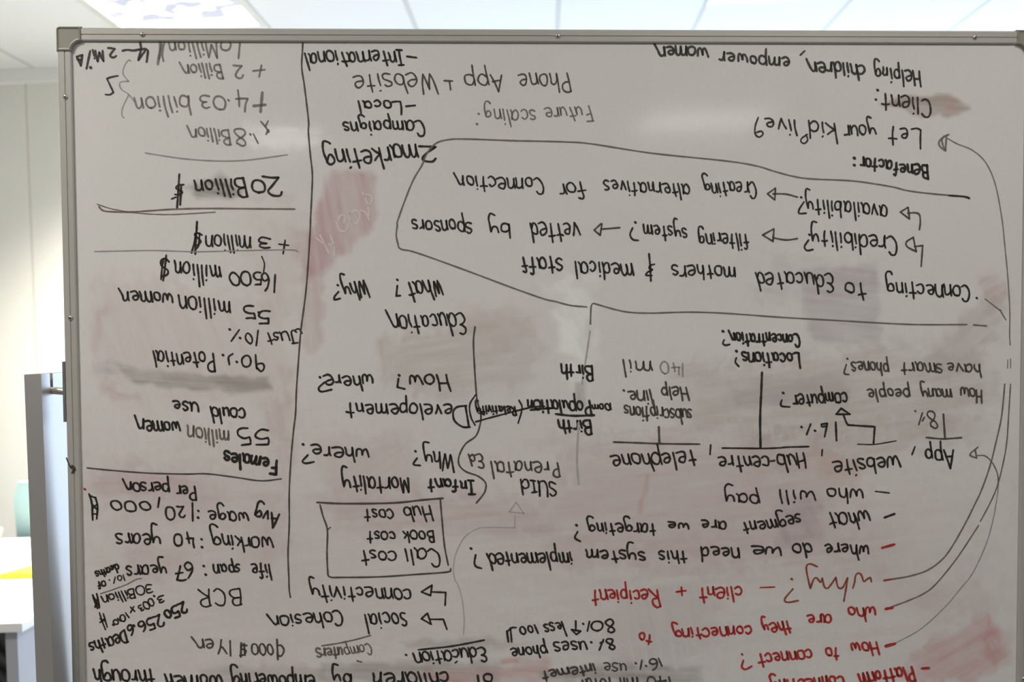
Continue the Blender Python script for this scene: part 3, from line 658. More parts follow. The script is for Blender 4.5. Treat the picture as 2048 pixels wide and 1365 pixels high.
WRITING = [
 ('handwriting', 'faded black sum 10 Million $ under the top frame', 'g2', [
  ('S', '271.0,19.5 268.4,44.2', 3.27),
  ('W', '0', 258.4, 17.7, 241.8, 17.8, 9.86, 3.22),
  ('W', 'Million', 236.8, 19.6, 165.1, 19.0, 14.23, 3.21),
  ('S', '158.3,19.0 154.3,37.2 155.9,49.1', 3.27),
  ('S', '151.9,20.8 150.8,33.6 147.3,53.7', 4.18),
  ('S', '154.0,24.5 149.6,44.5', 4.18),
 ]),
 ('handwriting', 'thick black note 4 from 2 mil / A squeezed in the top corner', 'k', [
  ('S', '95.2,33.7 102.5,32.3 111.6,33.3 120.7,31.5', 3.8),
  ('S', '121.8,21.8 122.6,31.8 118.6,47.3', 3.8),
  ('S', '133.4,33.6 128.9,30.9 120.7,31.8', 3.8),
  ('S', '118.6,47.3 128.9,33.6', 3.8),
  ('S', '133.1,34.5 130.8,50.4', 3.8),
  ('W', '2', 84.9, 30.5, 75.3, 29.8, 8.01, 3.73),
  ('W', 'Mi', 66.6, 32.9, 51.3, 33.0, 9.46, 3.73),
  ('S', '47.1,33.9 41.1,60.3', 3.8),
  ('S', '46.8,58.6 47.8,59.5', 4.75),
  ('S', '27.0,42.7 35.2,40.3 35.2,40.3 32.7,56.1 32.7,56.1 27.0,42.7', 3.8),
  ('S', '27.8,46.7 33.6,47.6', 3.8),
 ]),
 ('handwriting', 'grey line + 2 Billion', 'g2', [
  ('S', '307.6,61.5 289.8,63.4', 3.04),
  ('S', '302.7,55.1 298.8,72.5', 3.04),
  ('W', '2', 275.6, 56.1, 262.4, 56.7, 11.53, 3.22),
  ('W', 'Billioñ', 241.7, 53.4, 181.9, 53.2, 12.43, 3.22),
 ]),
 ('drawn_line', 'thin grey curly bracket', 'g1', [
  ('S', '107.3,49.2 104.1,47.4 97.5,56.5 95.4,68.4 103.4,79.3 103.4,79.3 93.4,79.7 89.7,83.0 92.2,91.2 103.9,99.8 115.4,116.7', 1.98),
  ('S', '103.0,99.8 96.4,112.2 92.5,123.2 92.9,132.0 95.9,133.8', 1.98),
 ]),
 ('handwriting', 'black figure 5 beside the curly bracket', 'k', [
  ('S', '87.6,71.1 78.1,73.0 71.1,75.3 71.1,75.3 80.3,95.8 80.3,95.8 74.8,99.4 68.4,99.1', 3.04),
 ]),
 ('handwriting', 'grey line + 4.03 billion', 'g2', [
  ('S', '307.7,114.2 290.2,116.0', 4.56),
  ('S', '303.4,95.4 300.2,124.8', 4.56),
  ('W', '4', 282.6, 96.4, 263.9, 95.5, 19.26, 3.23),
  ('S', '251.8,107.1 252.9,108.0', 4.08),
  ('W', '03', 247.3, 101.9, 210.7, 99.2, 11.37, 3.23),
  ('W', 'billion', 193.9, 102.0, 112.1, 102.1, 16.11, 3.22),
 ]),
 ('handwriting', 'light grey line x 1.8 Billion', 'g2', [
  ('S', '300.4,139.2 308.1,148.7 311.7,156.1 311.8,151.9 308.0,158.9', 3.04),
  ('S', '311.4,138.6 307.2,146.9', 3.04),
  ('S', '289.0,158.3 295.8,172.2', 2.66),
  ('S', '283.7,158.3 284.8,159.3', 3.8),
  ('W', '8', 277.4, 151.0, 261.6, 150.1, 13.98, 3.01),
  ('W', 'Billioñ', 252.4, 151.0, 191.5, 149.2, 12.5, 3.01),
 ]),
 ('drawn_line', 'faint grey rule above the 20 Billion', 'g1', [
  ('S', '125.9,186.8 148.7,190.5 185.2,195.7 231.0,198.8 277.0,197.9 339.8,189.7', 2.28),
 ]),
 ('handwriting', 'bold black line 20 Billion $', 'k', [
  ('W', '2', 328.2, 222.9, 306.1, 222.9, 15.16, 3.79),
  ('W', '0', 305.1, 228.4, 285.7, 227.5, 10.72, 3.78),
  ('W', 'Billion', 274.7, 225.6, 200.2, 227.4, 15.5, 3.78),
  ('S', '176.5,219.0 174.2,247.6 171.9,272.0', 3.42),
  ('S', '182.7,234.7 174.4,235.6 171.2,240.2 180.6,245.8 175.1,249.8 169.6,249.4', 3.04),
  ('S', '179.0,236.6 177.0,265.1', 3.8),
  ('S', '164.3,256.3 171.7,253.1', 2.74),
 ]),
 ('drawn_line', 'double grey rule under the 20 Billion', 'g3', [
  ('S', '54.8,267.6 61.1,273.5 73.8,275.4 101.3,275.9 136.1,273.7 171.0,271.6 220.6,270.8 294.3,271.5 349.7,272.0', 2.74),
  ('S', '52.2,263.9 73.9,271.0 101.3,275.9 128.7,278.9 158.0,279.9 183.7,279.0 229.7,276.4', 1.82),
 ]),
 ('handwriting', 'black line + 3 million $', 'k', [
  ('S', '324.9,325.2 339.7,327.2', 2.74),
  ('S', '334.6,319.3 331.2,340.1', 3.04),
  ('W', '3', 314.3, 315.0, 295.5, 313.1, 9.65, 3.27),
  ('W', 'million', 282.5, 314.9, 216.3, 310.0, 15.2, 3.27),
  ('S', '201.9,290.6 199.6,317.4 198.3,339.6', 3.42),
  ('S', '208.9,310.9 201.6,307.8 197.8,310.9 206.9,320.2 201.2,326.7 196.7,324.8', 3.04),
  ('S', '201.7,300.7 197.7,321.1 192.8,337.8', 3.42),
  ('S', '205.6,308.2 203.4,326.7 199.3,332.2', 3.04),
 ]),
 ('drawn_line', 'thin grey rule with a hooked end', 'g1', [
  ('S', '47.0,335.4 72.6,335.1 136.8,334.2 201.1,336.3 293.3,334.4 345.1,334.2 354.0,337.4', 1.98),
 ]),
 ('handwriting', 'black line 16500 million $', 'k', [
  ('S', '318.7,371.7 316.8,398.7', 3.42),
  ('W', '6', 309.8, 370.2, 299.8, 369.8, 15.64, 3.43),
  ('W', '500', 298.0, 368.3, 248.8, 367.3, 11.91, 3.43),
  ('S', '298.7,343.7 302.6,354.9 301.1,367.9', 2.28),
  ('W', 'million', 237.9, 360.2, 168.6, 350.6, 17.08, 3.42),
  ('S', '154.6,341.3 151.8,363.5 149.1,380.2', 3.42),
  ('S', '158.5,351.5 153.1,346.5 146.6,349.6 147.7,358.0 156.4,364.5 155.4,371.0 148.0,373.7', 3.42),
  ('S', '150.3,346.9 147.6,363.5 146.0,378.4', 3.04),
 ]),
 ('handwriting', 'black line 5.5 million women', 'k', [
  ('W', '5', 311.4, 426.7, 294.7, 426.6, 11.58, 3.52),
  ('S', '292.3,428.9 293.4,429.8', 4.37),
  ('W', '5', 286.5, 419.1, 268.9, 419.0, 12.31, 3.51),
  ('W', 'million', 251.1, 412.7, 174.1, 402.6, 17.13, 3.51),
  ('W', 'womeñ', 163.5, 399.8, 84.5, 395.7, 14.11, 3.5),
 ]),
 ('handwriting', 'black line Just 10%', 'k', [
  ('W', 'Just', 349.9, 457.6, 302.9, 460.3, 11.6, 3.07),
  ('S', '348.1,456.3 353.7,455.0 358.6,462.0', 2.74),
  ('S', '291.5,456.9 288.3,480.2', 3.04),
  ('W', '0', 281.4, 460.9, 271.4, 460.5, 10.09, 3.06),
  ('S', '262.8,455.8 250.4,473.1', 3.04),
  ('S', '263.5,467.9 264.6,468.9', 3.8),
  ('S', '248.0,454.7 249.1,455.7', 3.8),
 ]),
 ('handwriting', 'black line 90% Potential', 'k', [
  ('W', '9', 299.8, 494.7, 286.2, 494.3, 14.98, 3.38),
  ('W', '0', 281.2, 495.2, 266.4, 495.1, 10.49, 3.37),
  ('S', '257.7,504.3 258.8,505.3', 4.18),
  ('S', '252.4,492.5 246.0,497.7 247.1,509.0', 3.34),
  ('S', '237.1,493.9 238.2,494.8', 4.18),
  ('W', 'Potential', 223.9, 491.0, 133.4, 487.9, 14.2, 3.37),
 ]),
 ('handwriting', 'black line could use', 'k', [
  ('W', 'could', 270.7, 577.7, 218.8, 573.5, 13.15, 3.69),
  ('W', 'use', 199.2, 567.1, 161.5, 563.6, 12.75, 3.69),
 ]),
 ('handwriting', 'black figures 5 5 before the first million women', 'k', [
  ('W', '5', 305.0, 609.4, 284.5, 610.2, 12.44, 3.55),
  ('W', '5', 273.9, 606.7, 257.6, 607.1, 13.93, 3.55),
 ]),
 ('handwriting', 'half faded word million in the 5 5 million line', 'g3', [
  ('W', 'million', 246.3, 611.7, 184.3, 603.2, 14.67, 3.39),
 ]),
 ('handwriting', 'black word women under could use', 'k', [
  ('W', 'womeñ', 170.9, 596.9, 105.6, 593.1, 13.51, 3.69),
 ]),
 ('handwriting', 'bold black heading Females', 'k', [
  ('W', 'Females', 318.2, 657.3, 238.8, 642.1, 11.7, 4.79),
 ]),
 ('drawn_line', 'dark rule between the female count and the wage sums', 'k2', [
  ('S', '28.8,665.8 65.6,670.0 121.0,674.8 176.5,676.9 209.9,676.9 250.8,682.4 291.7,688.6 323.4,686.1', 2.58),
 ]),
 ('handwriting', 'black line Per person', 'k', [
  ('W', 'Per', 191.9, 696.3, 163.6, 695.6, 10.95, 3.56),
  ('W', 'persoñ', 152.5, 691.3, 84.1, 687.5, 11.31, 3.55),
 ]),
 ('handwriting', 'black line Avg wage :120,000 $', 'k', [
  ('W', 'Avg', 319.8, 740.1, 285.0, 731.0, 12.9, 3.88),
  ('W', 'wage', 271.9, 737.0, 212.7, 733.9, 13.26, 3.41),
  ('S', '195.6,733.8 196.7,734.8', 4.18),
  ('S', '195.0,744.2 196.1,745.2', 4.18),
  ('S', '187.2,721.8 187.3,749.8', 3.34),
  ('W', '20', 176.5, 727.7, 147.4, 725.5, 11.72, 3.41),
  ('S', '137.3,712.7 134.8,727.8', 3.34),
  ('W', '000', 122.9, 719.1, 61.9, 716.5, 9.06, 3.4),
  ('S', '30.7,705.8 34.6,720.0 35.4,746.4', 3.34),
  ('S', '40.4,711.6 43.2,725.7 41.5,744.6', 3.34),
  ('S', '31.9,708.6 40.3,712.1', 2.74),
  ('S', '33.5,719.9 42.5,730.4', 2.74),
  ('S', '42.3,721.9 34.4,730.3', 2.74),
  ('S', '34.6,736.9 42.9,737.0', 2.74),
 ]),
 ('handwriting', 'black line working : 40 years', 'k', [
  ('W', 'working', 308.1, 777.4, 217.2, 771.8, 15.19, 3.5),
  ('S', '199.6,777.8 200.7,778.8', 4.28),
  ('S', '200.2,790.2 201.3,791.1', 4.28),
  ('W', '4', 188.8, 769.1, 175.8, 768.6, 15.16, 3.49),
  ('W', '0', 171.5, 769.9, 159.6, 769.1, 10.99, 3.49),
  ('W', 'years', 137.7, 769.4, 71.3, 768.0, 14.0, 3.49),
 ]),
 ('handwriting', 'black line life span : 67 years', 'k', [
  ('W', 'life', 305.0, 819.2, 276.6, 818.8, 13.71, 3.51),
  ('W', 'span', 259.0, 818.0, 218.3, 817.0, 11.79, 3.51),
  ('S', '202.3,819.6 203.4,820.6', 4.28),
  ('S', '205.0,833.0 206.1,833.9', 4.28),
  ('W', '6', 187.4, 816.6, 174.9, 815.4, 14.82, 3.5),
  ('W', '7', 173.9, 819.2, 160.5, 819.6, 11.78, 3.5),
  ('W', 'years', 145.7, 816.0, 85.7, 818.5, 13.28, 3.5),
 ]),
 ('handwriting', 'small black note 10% of deaths tilted at the frame', 'k', [
  ('W', 'deaths', 70.9, 814.9, 37.3, 826.7, 6.82, 3.1),
  ('W', '10', 81.1, 831.7, 70.5, 834.2, 4.93, 2.33),
  ('S', '67.7,834.8 65.3,844.8', 2.28),
  ('S', '58.0,839.0 59.1,840.0', 2.58),
  ('W', 'of', 50.9, 840.2, 40.1, 842.9, 6.45, 3.11),
 ]),
 ('handwriting', 'small tilted black line 30 Billion $', 'k', [
  ('W', '30', 123.6, 846.7, 99.0, 850.7, 7.6, 2.65),
  ('W', 'Billion', 95.5, 853.9, 47.1, 863.6, 8.74, 2.96),
  ('S', '32.9,862.5 36.3,873.0 39.8,883.5', 3.8),
  ('S', '39.0,860.7 41.4,871.1 42.6,882.6', 3.04),
  ('S', '33.7,864.9 41.8,878.7', 3.04),
  ('S', '40.2,867.3 36.1,881.5', 3.04),
 ]),
 ('drawn_line', 'thin grey rule tilted over the 30 Billion', 'g2', [
  ('S', '44.9,860.7 61.7,855.3 84.2,847.1 99.2,839.4 107.6,838.0', 1.98),
 ]),
 ('handwriting', 'small tilted black line 3.003 x 10 to the 10 $', 'k', [
  ('W', '3', 140.6, 863.2, 130.6, 866.8, 6.47, 2.81),
  ('S', '125.8,865.2 126.9,866.2', 3.42),
  ('W', '003', 121.3, 868.2, 100.6, 881.6, 6.47, 2.81),
  ('S', '95.0,881.5 89.8,890.9', 2.74),
  ('S', '90.0,882.3 96.3,889.1', 2.74),
  ('W', '10', 83.7, 890.4, 72.4, 896.0, 6.47, 2.81),
  ('W', '10', 70.5, 898.6, 62.2, 904.7, 4.19, 2.81),
  ('S', '62.8,909.1 63.9,910.1', 4.56),
  ('S', '42.5,890.2 46.3,903.5 51.2,916.9', 2.74),
  ('S', '48.4,891.8 51.4,903.6 54.0,913.2', 2.74),
  ('S', '43.2,899.7 51.4,903.6', 2.74),
  ('S', '43.1,905.4 50.6,899.8', 2.74),
 ]),
 ('handwriting', 'tilted black line 250256.6 Deaths', 'k', [
  ('W', '250', 170.7, 875.0, 139.5, 890.7, 9.14, 4.21),
  ('W', '256', 133.8, 893.9, 100.1, 907.3, 9.91, 3.59),
  ('S', '94.0,911.0 95.1,911.9', 4.37),
  ('W', '6', 92.2, 910.0, 83.7, 914.0, 9.91, 3.59),
  ('W', 'Deaths', 80.5, 918.9, 25.1, 937.4, 11.81, 3.59),
 ]),
 ('handwriting', 'thin black letters BCR', 'k', [
  ('W', 'BCR', 260.1, 854.5, 194.7, 855.4, 17.53, 2.97),
 ]),
 ('handwriting', 'worn black line 4000$/Yen', 'k2', [
  ('S', '313.2,936.6 314.1,968.2', 3.5),
  ('S', '313.1,946.1 319.7,946.2 323.7,954.0 319.4,962.6 313.8,961.5', 3.34),
  ('W', '000', 306.6, 944.5, 275.0, 942.0, 9.58, 3.14),
  ('S', '258.2,941.4 257.1,962.8', 3.8),
  ('S', '266.7,945.4 260.6,944.3 258.0,950.0 265.1,953.0 262.2,959.6 255.6,960.5', 3.04),
  ('S', '262.5,942.4 263.5,960.6', 3.04),
  ('S', '241.0,937.3 241.6,961.2', 3.04),
  ('W', 'Yeñ', 233.9, 936.2, 185.3, 934.4, 12.24, 3.13),
 ]),
 ('handwriting', 'black line of children by empowering women through cut by the bottom of the view', 'k', [
  ('W', 'through', 124.3, 982.1, 32.8, 978.6, 15.67, 3.91),
  ('W', 'women', 227.9, 992.6, 141.0, 989.1, 14.57, 3.92),
  ('W', 'empowering', 370.8, 994.2, 243.9, 989.0, 14.6, 3.94),
  ('W', 'by', 428.1, 992.0, 400.2, 989.9, 14.64, 3.94),
  ('W', 'children', 578.3, 992.1, 462.9, 992.6, 15.05, 3.95),
  ('W', 'of', 646.9, 996.3, 618.6, 997.7, 13.16, 3.96),
 ]),
 ('drawn_line', 'long wavering dark rule dividing the first column', 'k2', [
  ('S', '365.7,11.9 364.8,31.1 363.2,56.8 366.5,82.5 369.8,111.9 372.6,141.3 372.0,155.6 374.4,188.8 377.1,218.4 376.0,248.0 373.6,285.1 372.8,303.1 369.0,355.2 365.1,396.2 360.0,433.3 356.5,457.3 352.5,500.4 348.5,549.2 346.7,584.4 343.1,612.6 338.8,654.1 335.3,707.1 334.6,757.8 332.1,801.5 332.8,839.6 333.1,858.4 334.8,870.9', 2.74),
 ]),
 ('handwriting', 'black line - International', 'k', [
  ('S', '522.7,41.0 537.0,42.8', 3.5),
  ('W', 'International', 516.7, 32.2, 369.0, 35.2, 13.95, 3.46),
 ]),
 ('handwriting', 'thin dark line Phone App + Website', 'k2', [
  ('W', 'Phone', 768.9, 64.2, 694.0, 67.5, 17.76, 2.88),
  ('W', 'App', 668.8, 67.5, 610.1, 67.7, 15.88, 2.95),
  ('S', '578.8,77.5 591.5,78.0', 2.96),
  ('S', '586.8,78.0 588.6,91.3', 2.96),
  ('W', 'Website', 564.0, 67.0, 441.8, 68.0, 17.67, 2.94),
 ]),
 ('handwriting', 'black line - Local', 'k', [
  ('S', '520.5,116.3 534.5,115.0', 3.5),
  ('W', 'Local', 513.2, 109.0, 448.4, 107.7, 10.69, 3.47),
 ]),
 ('handwriting', 'worn grey line Future scaling :', 'g2', [
  ('W', 'Future', 801.5, 115.5, 733.1, 118.9, 12.62, 2.74),
  ('W', 'scaling', 718.4, 121.7, 641.4, 120.8, 14.45, 2.73),
  ('S', '630.8,127.3 631.9,128.2', 3.8),
  ('S', '627.9,142.7 629.0,143.6', 3.8),
 ]),
 ('handwriting', 'black word Campaigns', 'k', [
  ('W', 'Campaigns', 546.7, 137.9, 424.9, 139.8, 12.93, 3.48),
 ]),
 ('handwriting', 'black word 2 marketing beside the loop', 'k', [
  ('W', '2', 565.0, 176.8, 543.8, 176.8, 12.23, 3.8),
  ('W', 'marketing', 536.3, 175.0, 396.6, 184.2, 18.5, 3.79),
 ]),
 ('drawn_line', 'long dark loop drawn around the availability and credibility lines', 'g3', [
  ('S', '1394.8,257.4 1387.0,255.1 1336.8,250.7 1298.2,245.9 1275.0,240.2 1240.4,234.4 1205.8,230.1 1144.6,227.2 1115.9,223.0 1087.2,215.4 1058.8,207.0 1011.3,199.4 897.6,187.6 803.3,173.2 765.7,170.4 709.4,168.9 686.0,168.5 611.3,165.9 583.3,167.0 564.6,173.1 551.5,188.0 543.9,205.6 530.6,227.8 517.3,259.4 505.8,291.0 505.4,297.9 503.7,312.8 507.3,331.1 507.3,331.1 512.9,334.3 535.2,339.4 609.8,366.5 684.8,395.0 731.5,411.6 746.0,414.7 770.6,421.2 796.1,423.8', 2.74),
 ]),
 ('drawn_line', 'bold end of the loop line near the board edge', 'k', [
  ('S', '1394.8,257.8 1386.0,255.1 1361.9,253.2', 3.34),
 ]),
 ('handwriting', 'black words What? of the Education block', 'k', [
  ('W', 'What', 571.9, 379.4, 520.2, 385.7, 17.6, 3.53),
  ('S', '504.0,380.0 505.1,381.0', 4.37),
  ('S', '504.5,389.4 502.8,405.3 502.8,405.3 508.8,404.8', 3.5),
 ]),
 ('handwriting', 'black words Why? beside What', 'k', [
  ('W', 'Why', 457.9, 380.8, 421.9, 385.3, 16.07, 3.52),
  ('S', '413.2,388.0 414.3,388.9', 4.37),
  ('S', '414.7,398.3 408.7,405.4 408.6,410.4 417.4,408.6', 3.5),
 ]),
 ('handwriting', 'black word Education above How', 'k', [
  ('W', 'Educatioñ', 607.1, 432.9, 491.7, 436.0, 18.02, 3.38),
 ]),
 ('handwriting', 'black words How?', 'k', [
  ('W', 'How', 580.8, 527.5, 521.3, 526.1, 14.34, 3.71),
  ('S', '505.4,527.1 506.5,528.0', 4.56),
  ('S', '504.9,532.5 502.9,545.7 502.9,545.7 514.5,548.7', 3.65),
 ]),
 ('handwriting', 'black words where? beside How', 'k', [
  ('W', 'where', 466.4, 527.5, 392.2, 526.6, 13.17, 3.55),
  ('S', '384.2,529.1 385.3,530.1', 4.37),
  ('S', '391.6,537.3 382.7,545.7 386.3,551.7 402.2,548.7', 3.5),
 ]),
 ('handwriting', 'black word Developement', 'k', [
  ('W', 'D', 608.0, 575.4, 589.5, 575.2, 16.66, 3.57),
  ('W', 'evelopement', 587.6, 573.7, 426.6, 569.6, 14.36, 3.56),
 ]),
 ('handwriting', 'black words Why? of the Infant Mortality block', 'k', [
  ('W', 'Why', 589.3, 650.1, 545.2, 645.3, 14.81, 3.42),
  ('S', '529.2,644.8 530.4,645.7', 4.18),
  ('S', '532.3,656.2 526.6,665.6 536.9,667.6', 3.34),
 ]),
 ('handwriting', 'black words where? of the Infant Mortality block', 'k', [
  ('W', 'where', 458.8, 641.2, 371.3, 633.7, 13.24, 3.56),
  ('S', '357.1,632.6 358.2,633.5', 4.37),
  ('S', '364.5,649.7 356.3,659.0 361.5,662.3 373.7,660.2', 3.5),
 ]),
 ('handwriting', 'bold black word Infant', 'k', [
  ('W', 'Infant', 620.4, 692.3, 549.4, 688.7, 11.42, 4.21),
 ]),
 ('handwriting', 'black word Mortality', 'k', [
  ('W', 'Mortality', 521.1, 688.0, 419.3, 682.4, 15.19, 3.73),
 ]),
 ('drawn_line', 'curving dark rule right of the Education column', 'k2', [
  ('S', '623.3,453.3 620.7,475.9 622.0,513.6 624.5,555.2 626.3,569.9 631.3,588.9 629.8,605.9 623.1,622.9 607.0,635.1 597.4,653.1 597.3,667.3 607.6,677.9 626.5,685.3 637.7,695.4 637.7,706.8 632.9,715.8 623.3,727.1', 2.89),
 ]),
 ('handwriting', 'scribbled out black word (Relativity)', 'k', [
  ('W', 'Relativity', 684.8, 577.0, 625.3, 575.9, 8.34, 3.42),
  ('S', '690.5,567.6 695.2,580.0 689.0,603.6', 2.89),
  ('S', '623.5,558.5 614.4,573.6 615.8,592.5 622.3,605.8', 2.89),
  ('S', '623.3,600.5 655.4,591.9 708.4,579.1 730.2,577.4', 3.04),
  ('S', '625.3,581.2 634.7,588.9 627.1,586.9', 2.28),
 ]),
 ('handwriting', 'black heading Prenatal Ed crossed by the curve', 'k2', [
  ('W', 'Ed', 633.3, 650.6, 613.1, 651.3, 12.17, 3.27),
  ('W', 'Prenatal', 752.1, 665.2, 647.8, 662.2, 14.48, 3.28),
 ]),
 ('handwriting', 'black letters SUID', 'k', [
  ('W', 'SUId', 748.2, 695.7, 694.2, 692.2, 12.6, 3.28),
 ]),
 ('drawn_line', 'hand drawn box around the three costs', 'k2', [
  ('S', '377.6,723.2 418.8,725.6 494.0,725.5 541.2,721.3 571.8,719.2', 3.34),
  ('S', '567.6,720.7 570.2,755.1 573.6,793.3 579.1,824.0', 2.89),
  ('S', '582.8,829.5 578.0,834.6 530.7,837.7 474.0,840.7 417.4,840.8 395.8,839.6 392.7,829.0 392.0,800.4 393.0,766.1 386.7,745.1 382.2,727.0', 2.89),
  ('S', '397.7,762.4 393.0,766.5', 2.58),
 ]),
 ('handwriting', 'black line Hub cost in the drawn box', 'k', [
  ('W', 'Hub', 552.0, 729.1, 511.3, 733.7, 14.86, 3.28),
  ('W', 'cost', 495.0, 736.0, 451.6, 733.6, 12.56, 3.27),
 ]),
 ('handwriting', 'black line Book cost in the drawn box', 'k', [
  ('W', 'Book', 557.7, 769.8, 510.9, 770.5, 11.84, 3.28),
  ('W', 'cost', 497.3, 771.3, 455.9, 768.5, 11.06, 3.28),
 ]),
 ('handwriting', 'black line Call cost in the drawn box', 'k', [
  ('W', 'Call', 564.7, 798.9, 514.0, 797.3, 15.3, 3.29),
  ('W', 'cost', 497.8, 799.9, 445.2, 800.2, 12.98, 3.29),
 ]),
 ('drawn_arrow', 'pale grey arrow curving up to SUID', 'g0', [
  ('S', '685.3,726.9 674.4,741.5 674.4,741.5 697.2,744.4 697.2,744.4 685.3,726.9', 2.28),
  ('S', '683.3,746.0 682.9,766.5 682.9,766.5 644.9,765.6 625.9,766.9 605.0,780.4 591.5,805.1 587.2,828.0 589.3,847.2 594.0,854.7 600.5,879.8 603.1,908.7 602.0,933.7', 1.67),
 ]),
 ('handwriting', 'black line connectivity', 'k', [
  ('W', 'connectivity', 521.0, 861.3, 366.9, 852.3, 14.16, 3.45),
 ]),
 ('drawn_arrow', 'hooked arrow before connectivity', 'k', [
  ('S', '537.0,865.4 553.6,855.1 553.6,855.1 551.2,871.3 551.2,871.3 537.0,865.4', 3.19),
  ('S', '552.2,865.6 574.9,866.9 574.9,866.9 573.8,887.0', 3.19),
 ]),
 ('handwriting', 'black line Social Cohesion', 'k', [
  ('W', 'Social', 514.0, 897.2, 450.3, 898.5, 15.36, 3.46),
  ('W', 'Cohesioñ', 413.4, 894.1, 301.1, 899.6, 13.4, 3.45),
 ]),
 ('drawn_arrow', 'hooked arrow before Social Cohesion', 'k', [
  ('S', '536.7,907.6 546.2,899.1 546.2,899.1 551.8,916.5 551.8,916.5 536.7,907.6', 3.19),
  ('S', '549.9,908.8 570.8,909.1 570.8,909.1 576.4,925.2', 3.19),
 ]),
 ('handwriting', 'black word Education. under its own rule', 'k', [
  ('W', 'Education', 635.3, 953.5, 525.4, 961.7, 13.5, 3.63),
  ('S', '512.1,964.0 513.2,964.9', 4.37),
  ('S', '531.5,956.6 577.1,952.5 605.7,948.2 634.3,942.9', 3.19),
  ('S', '588.7,978.2 592.1,975.6', 3.04),
 ]),
 ('handwriting', 'worn grey word Computers with a rule over it', 'g3', [
  ('W', 'Comp', 458.1, 945.7, 416.1, 950.8, 11.15, 2.52),
  ('W', 'uters', 414.6, 950.7, 374.2, 952.0, 11.14, 3.62),
  ('S', '457.9,932.6 431.3,939.5 406.8,944.3 382.2,947.7', 2.58),
  ('S', '436.3,972.3 443.2,974.3', 3.04),
 ]),
 ('handwriting', 'bold black words women beside empower', 'k', [
  ('W', 'womeñ', 983.3, 27.1, 904.1, 24.4, 12.24, 3.95),
 ]),
 ('handwriting', 'bold black words Helping children, empower', 'k', [
  ('W', 'Helping', 1315.4, 62.1, 1244.5, 55.1, 14.59, 3.53),
  ('W', 'childreñ', 1228.8, 52.0, 1139.6, 46.6, 13.44, 3.97),
  ('S', '1134.2,30.8 1127.2,37.3', 3.04),
  ('W', 'empower', 1111.4, 42.9, 1003.0, 33.0, 12.28, 3.81),
 ]),
 ('handwriting', 'black word Client :', 'k', [
  ('W', 'Client', 1332.8, 104.8, 1256.8, 95.9, 15.38, 3.46),
  ('S', '1247.9,90.3 1249.1,91.2', 4.28),
  ('S', '1245.4,104.9 1246.5,105.8', 4.28),
 ]),
 ('handwriting', 'black line Let your kid live?', 'k', [
  ('W', 'Let', 1318.7, 151.6, 1268.7, 146.4, 18.43, 3.31),
  ('W', 'your', 1245.7, 145.1, 1196.5, 144.5, 14.26, 3.31),
  ('W', 'kid', 1182.6, 142.7, 1143.6, 138.6, 15.37, 3.3),
  ('S', '1138.8,158.8 1129.8,165.2 1129.3,170.4 1134.3,172.7 1139.4,167.6 1136.9,158.8', 2.74),
  ('W', 'live', 1123.0, 137.6, 1073.7, 134.5, 14.97, 3.3),
  ('S', '1062.3,132.6 1057.6,146.1 1057.7,158.2 1063.4,162.9 1069.6,158.8 1067.2,153.9 1059.6,155.8', 2.89),
 ]),
 ('handwriting', 'bold black word Benefactor :', 'k', [
  ('W', 'Benefactor', 1329.0, 207.8, 1222.8, 193.4, 12.44, 4.17),
  ('S', '1212.2,194.9 1213.4,195.8', 5.13),
  ('S', '1212.3,205.8 1213.5,206.7', 5.13),
 ]),
 ('drawn_arrow', 'thin grey arrow curving along the frame to Let your kid', 'g2', [
  ('S', '1360.7,159.1 1351.2,163.9 1345.5,171.4 1347.9,178.0 1356.2,184.0 1356.2,184.0 1357.3,160.1', 3.34),
  ('S', '1354.0,161.0 1350.3,168.6 1354.3,181.8', 3.04),
  ('S', '1358.9,164.8 1374.4,173.3 1397.7,182.7 1417.2,198.8 1431.1,223.4 1439.6,251.8 1447.5,293.6 1452.0,331.1 1456.4,369.2 1459.8,407.4 1461.6,438.0 1461.7,472.0 1462.9,487.3', 2.13),
  ('S', '1459.4,510.3 1459.0,523.8', 1.67),
  ('S', '1463.8,508.5 1464.1,523.8', 1.67),
 ]),
 ('handwriting', 'black line availability?', 'k', [
  ('W', 'availability', 1266.1, 268.5, 1139.4, 257.8, 15.85, 3.32),
  ('S', '1129.4,255.4 1130.6,256.3', 4.08),
  ('S', '1134.3,262.9 1127.2,273.8 1126.9,280.4 1137.6,280.3', 3.27),
 ]),
 ('drawn_arrow', 'hooked arrow before availability', 'k2', [
  ('S', '1298.0,271.4 1286.0,278.9 1286.0,278.9 1300.6,289.7 1300.6,289.7 1298.0,271.4', 3.04),
  ('S', '1297.6,280.8 1308.2,279.9 1315.9,282.8 1317.6,295.1 1316.2,306.3', 3.04),
 ]),
 ('handwriting', 'black line Creating alternatives for Connection', 'k', [
  ('W', 'Creating', 1059.3, 232.7, 978.7, 232.2, 13.89, 3.23),
  ('W', 'alternatives', 955.9, 234.0, 824.3, 230.5, 14.23, 3.22),
  ('W', 'for', 791.9, 230.0, 752.7, 234.7, 14.19, 3.21),
  ('W', 'Connectioñ', 728.9, 226.2, 594.5, 222.0, 14.52, 3.2),
 ]),
 ('drawn_arrow', 'straight arrow from availability to Creating', 'k2', [
  ('S', '1124.1,255.4 1106.5,250.8 1087.4,250.2 1085.7,250.8', 2.89),
  ('S', '1089.5,241.4 1077.1,250.2 1077.1,250.2 1088.6,259.6 1088.6,259.6 1089.5,241.4', 2.89),
 ]),
 ('handwriting', 'black line Credibility?', 'k', [
  ('W', 'Credibility', 1280.0, 316.3, 1147.9, 307.3, 15.9, 3.41),
  ('S', '1142.4,313.0 1143.6,313.9', 4.18),
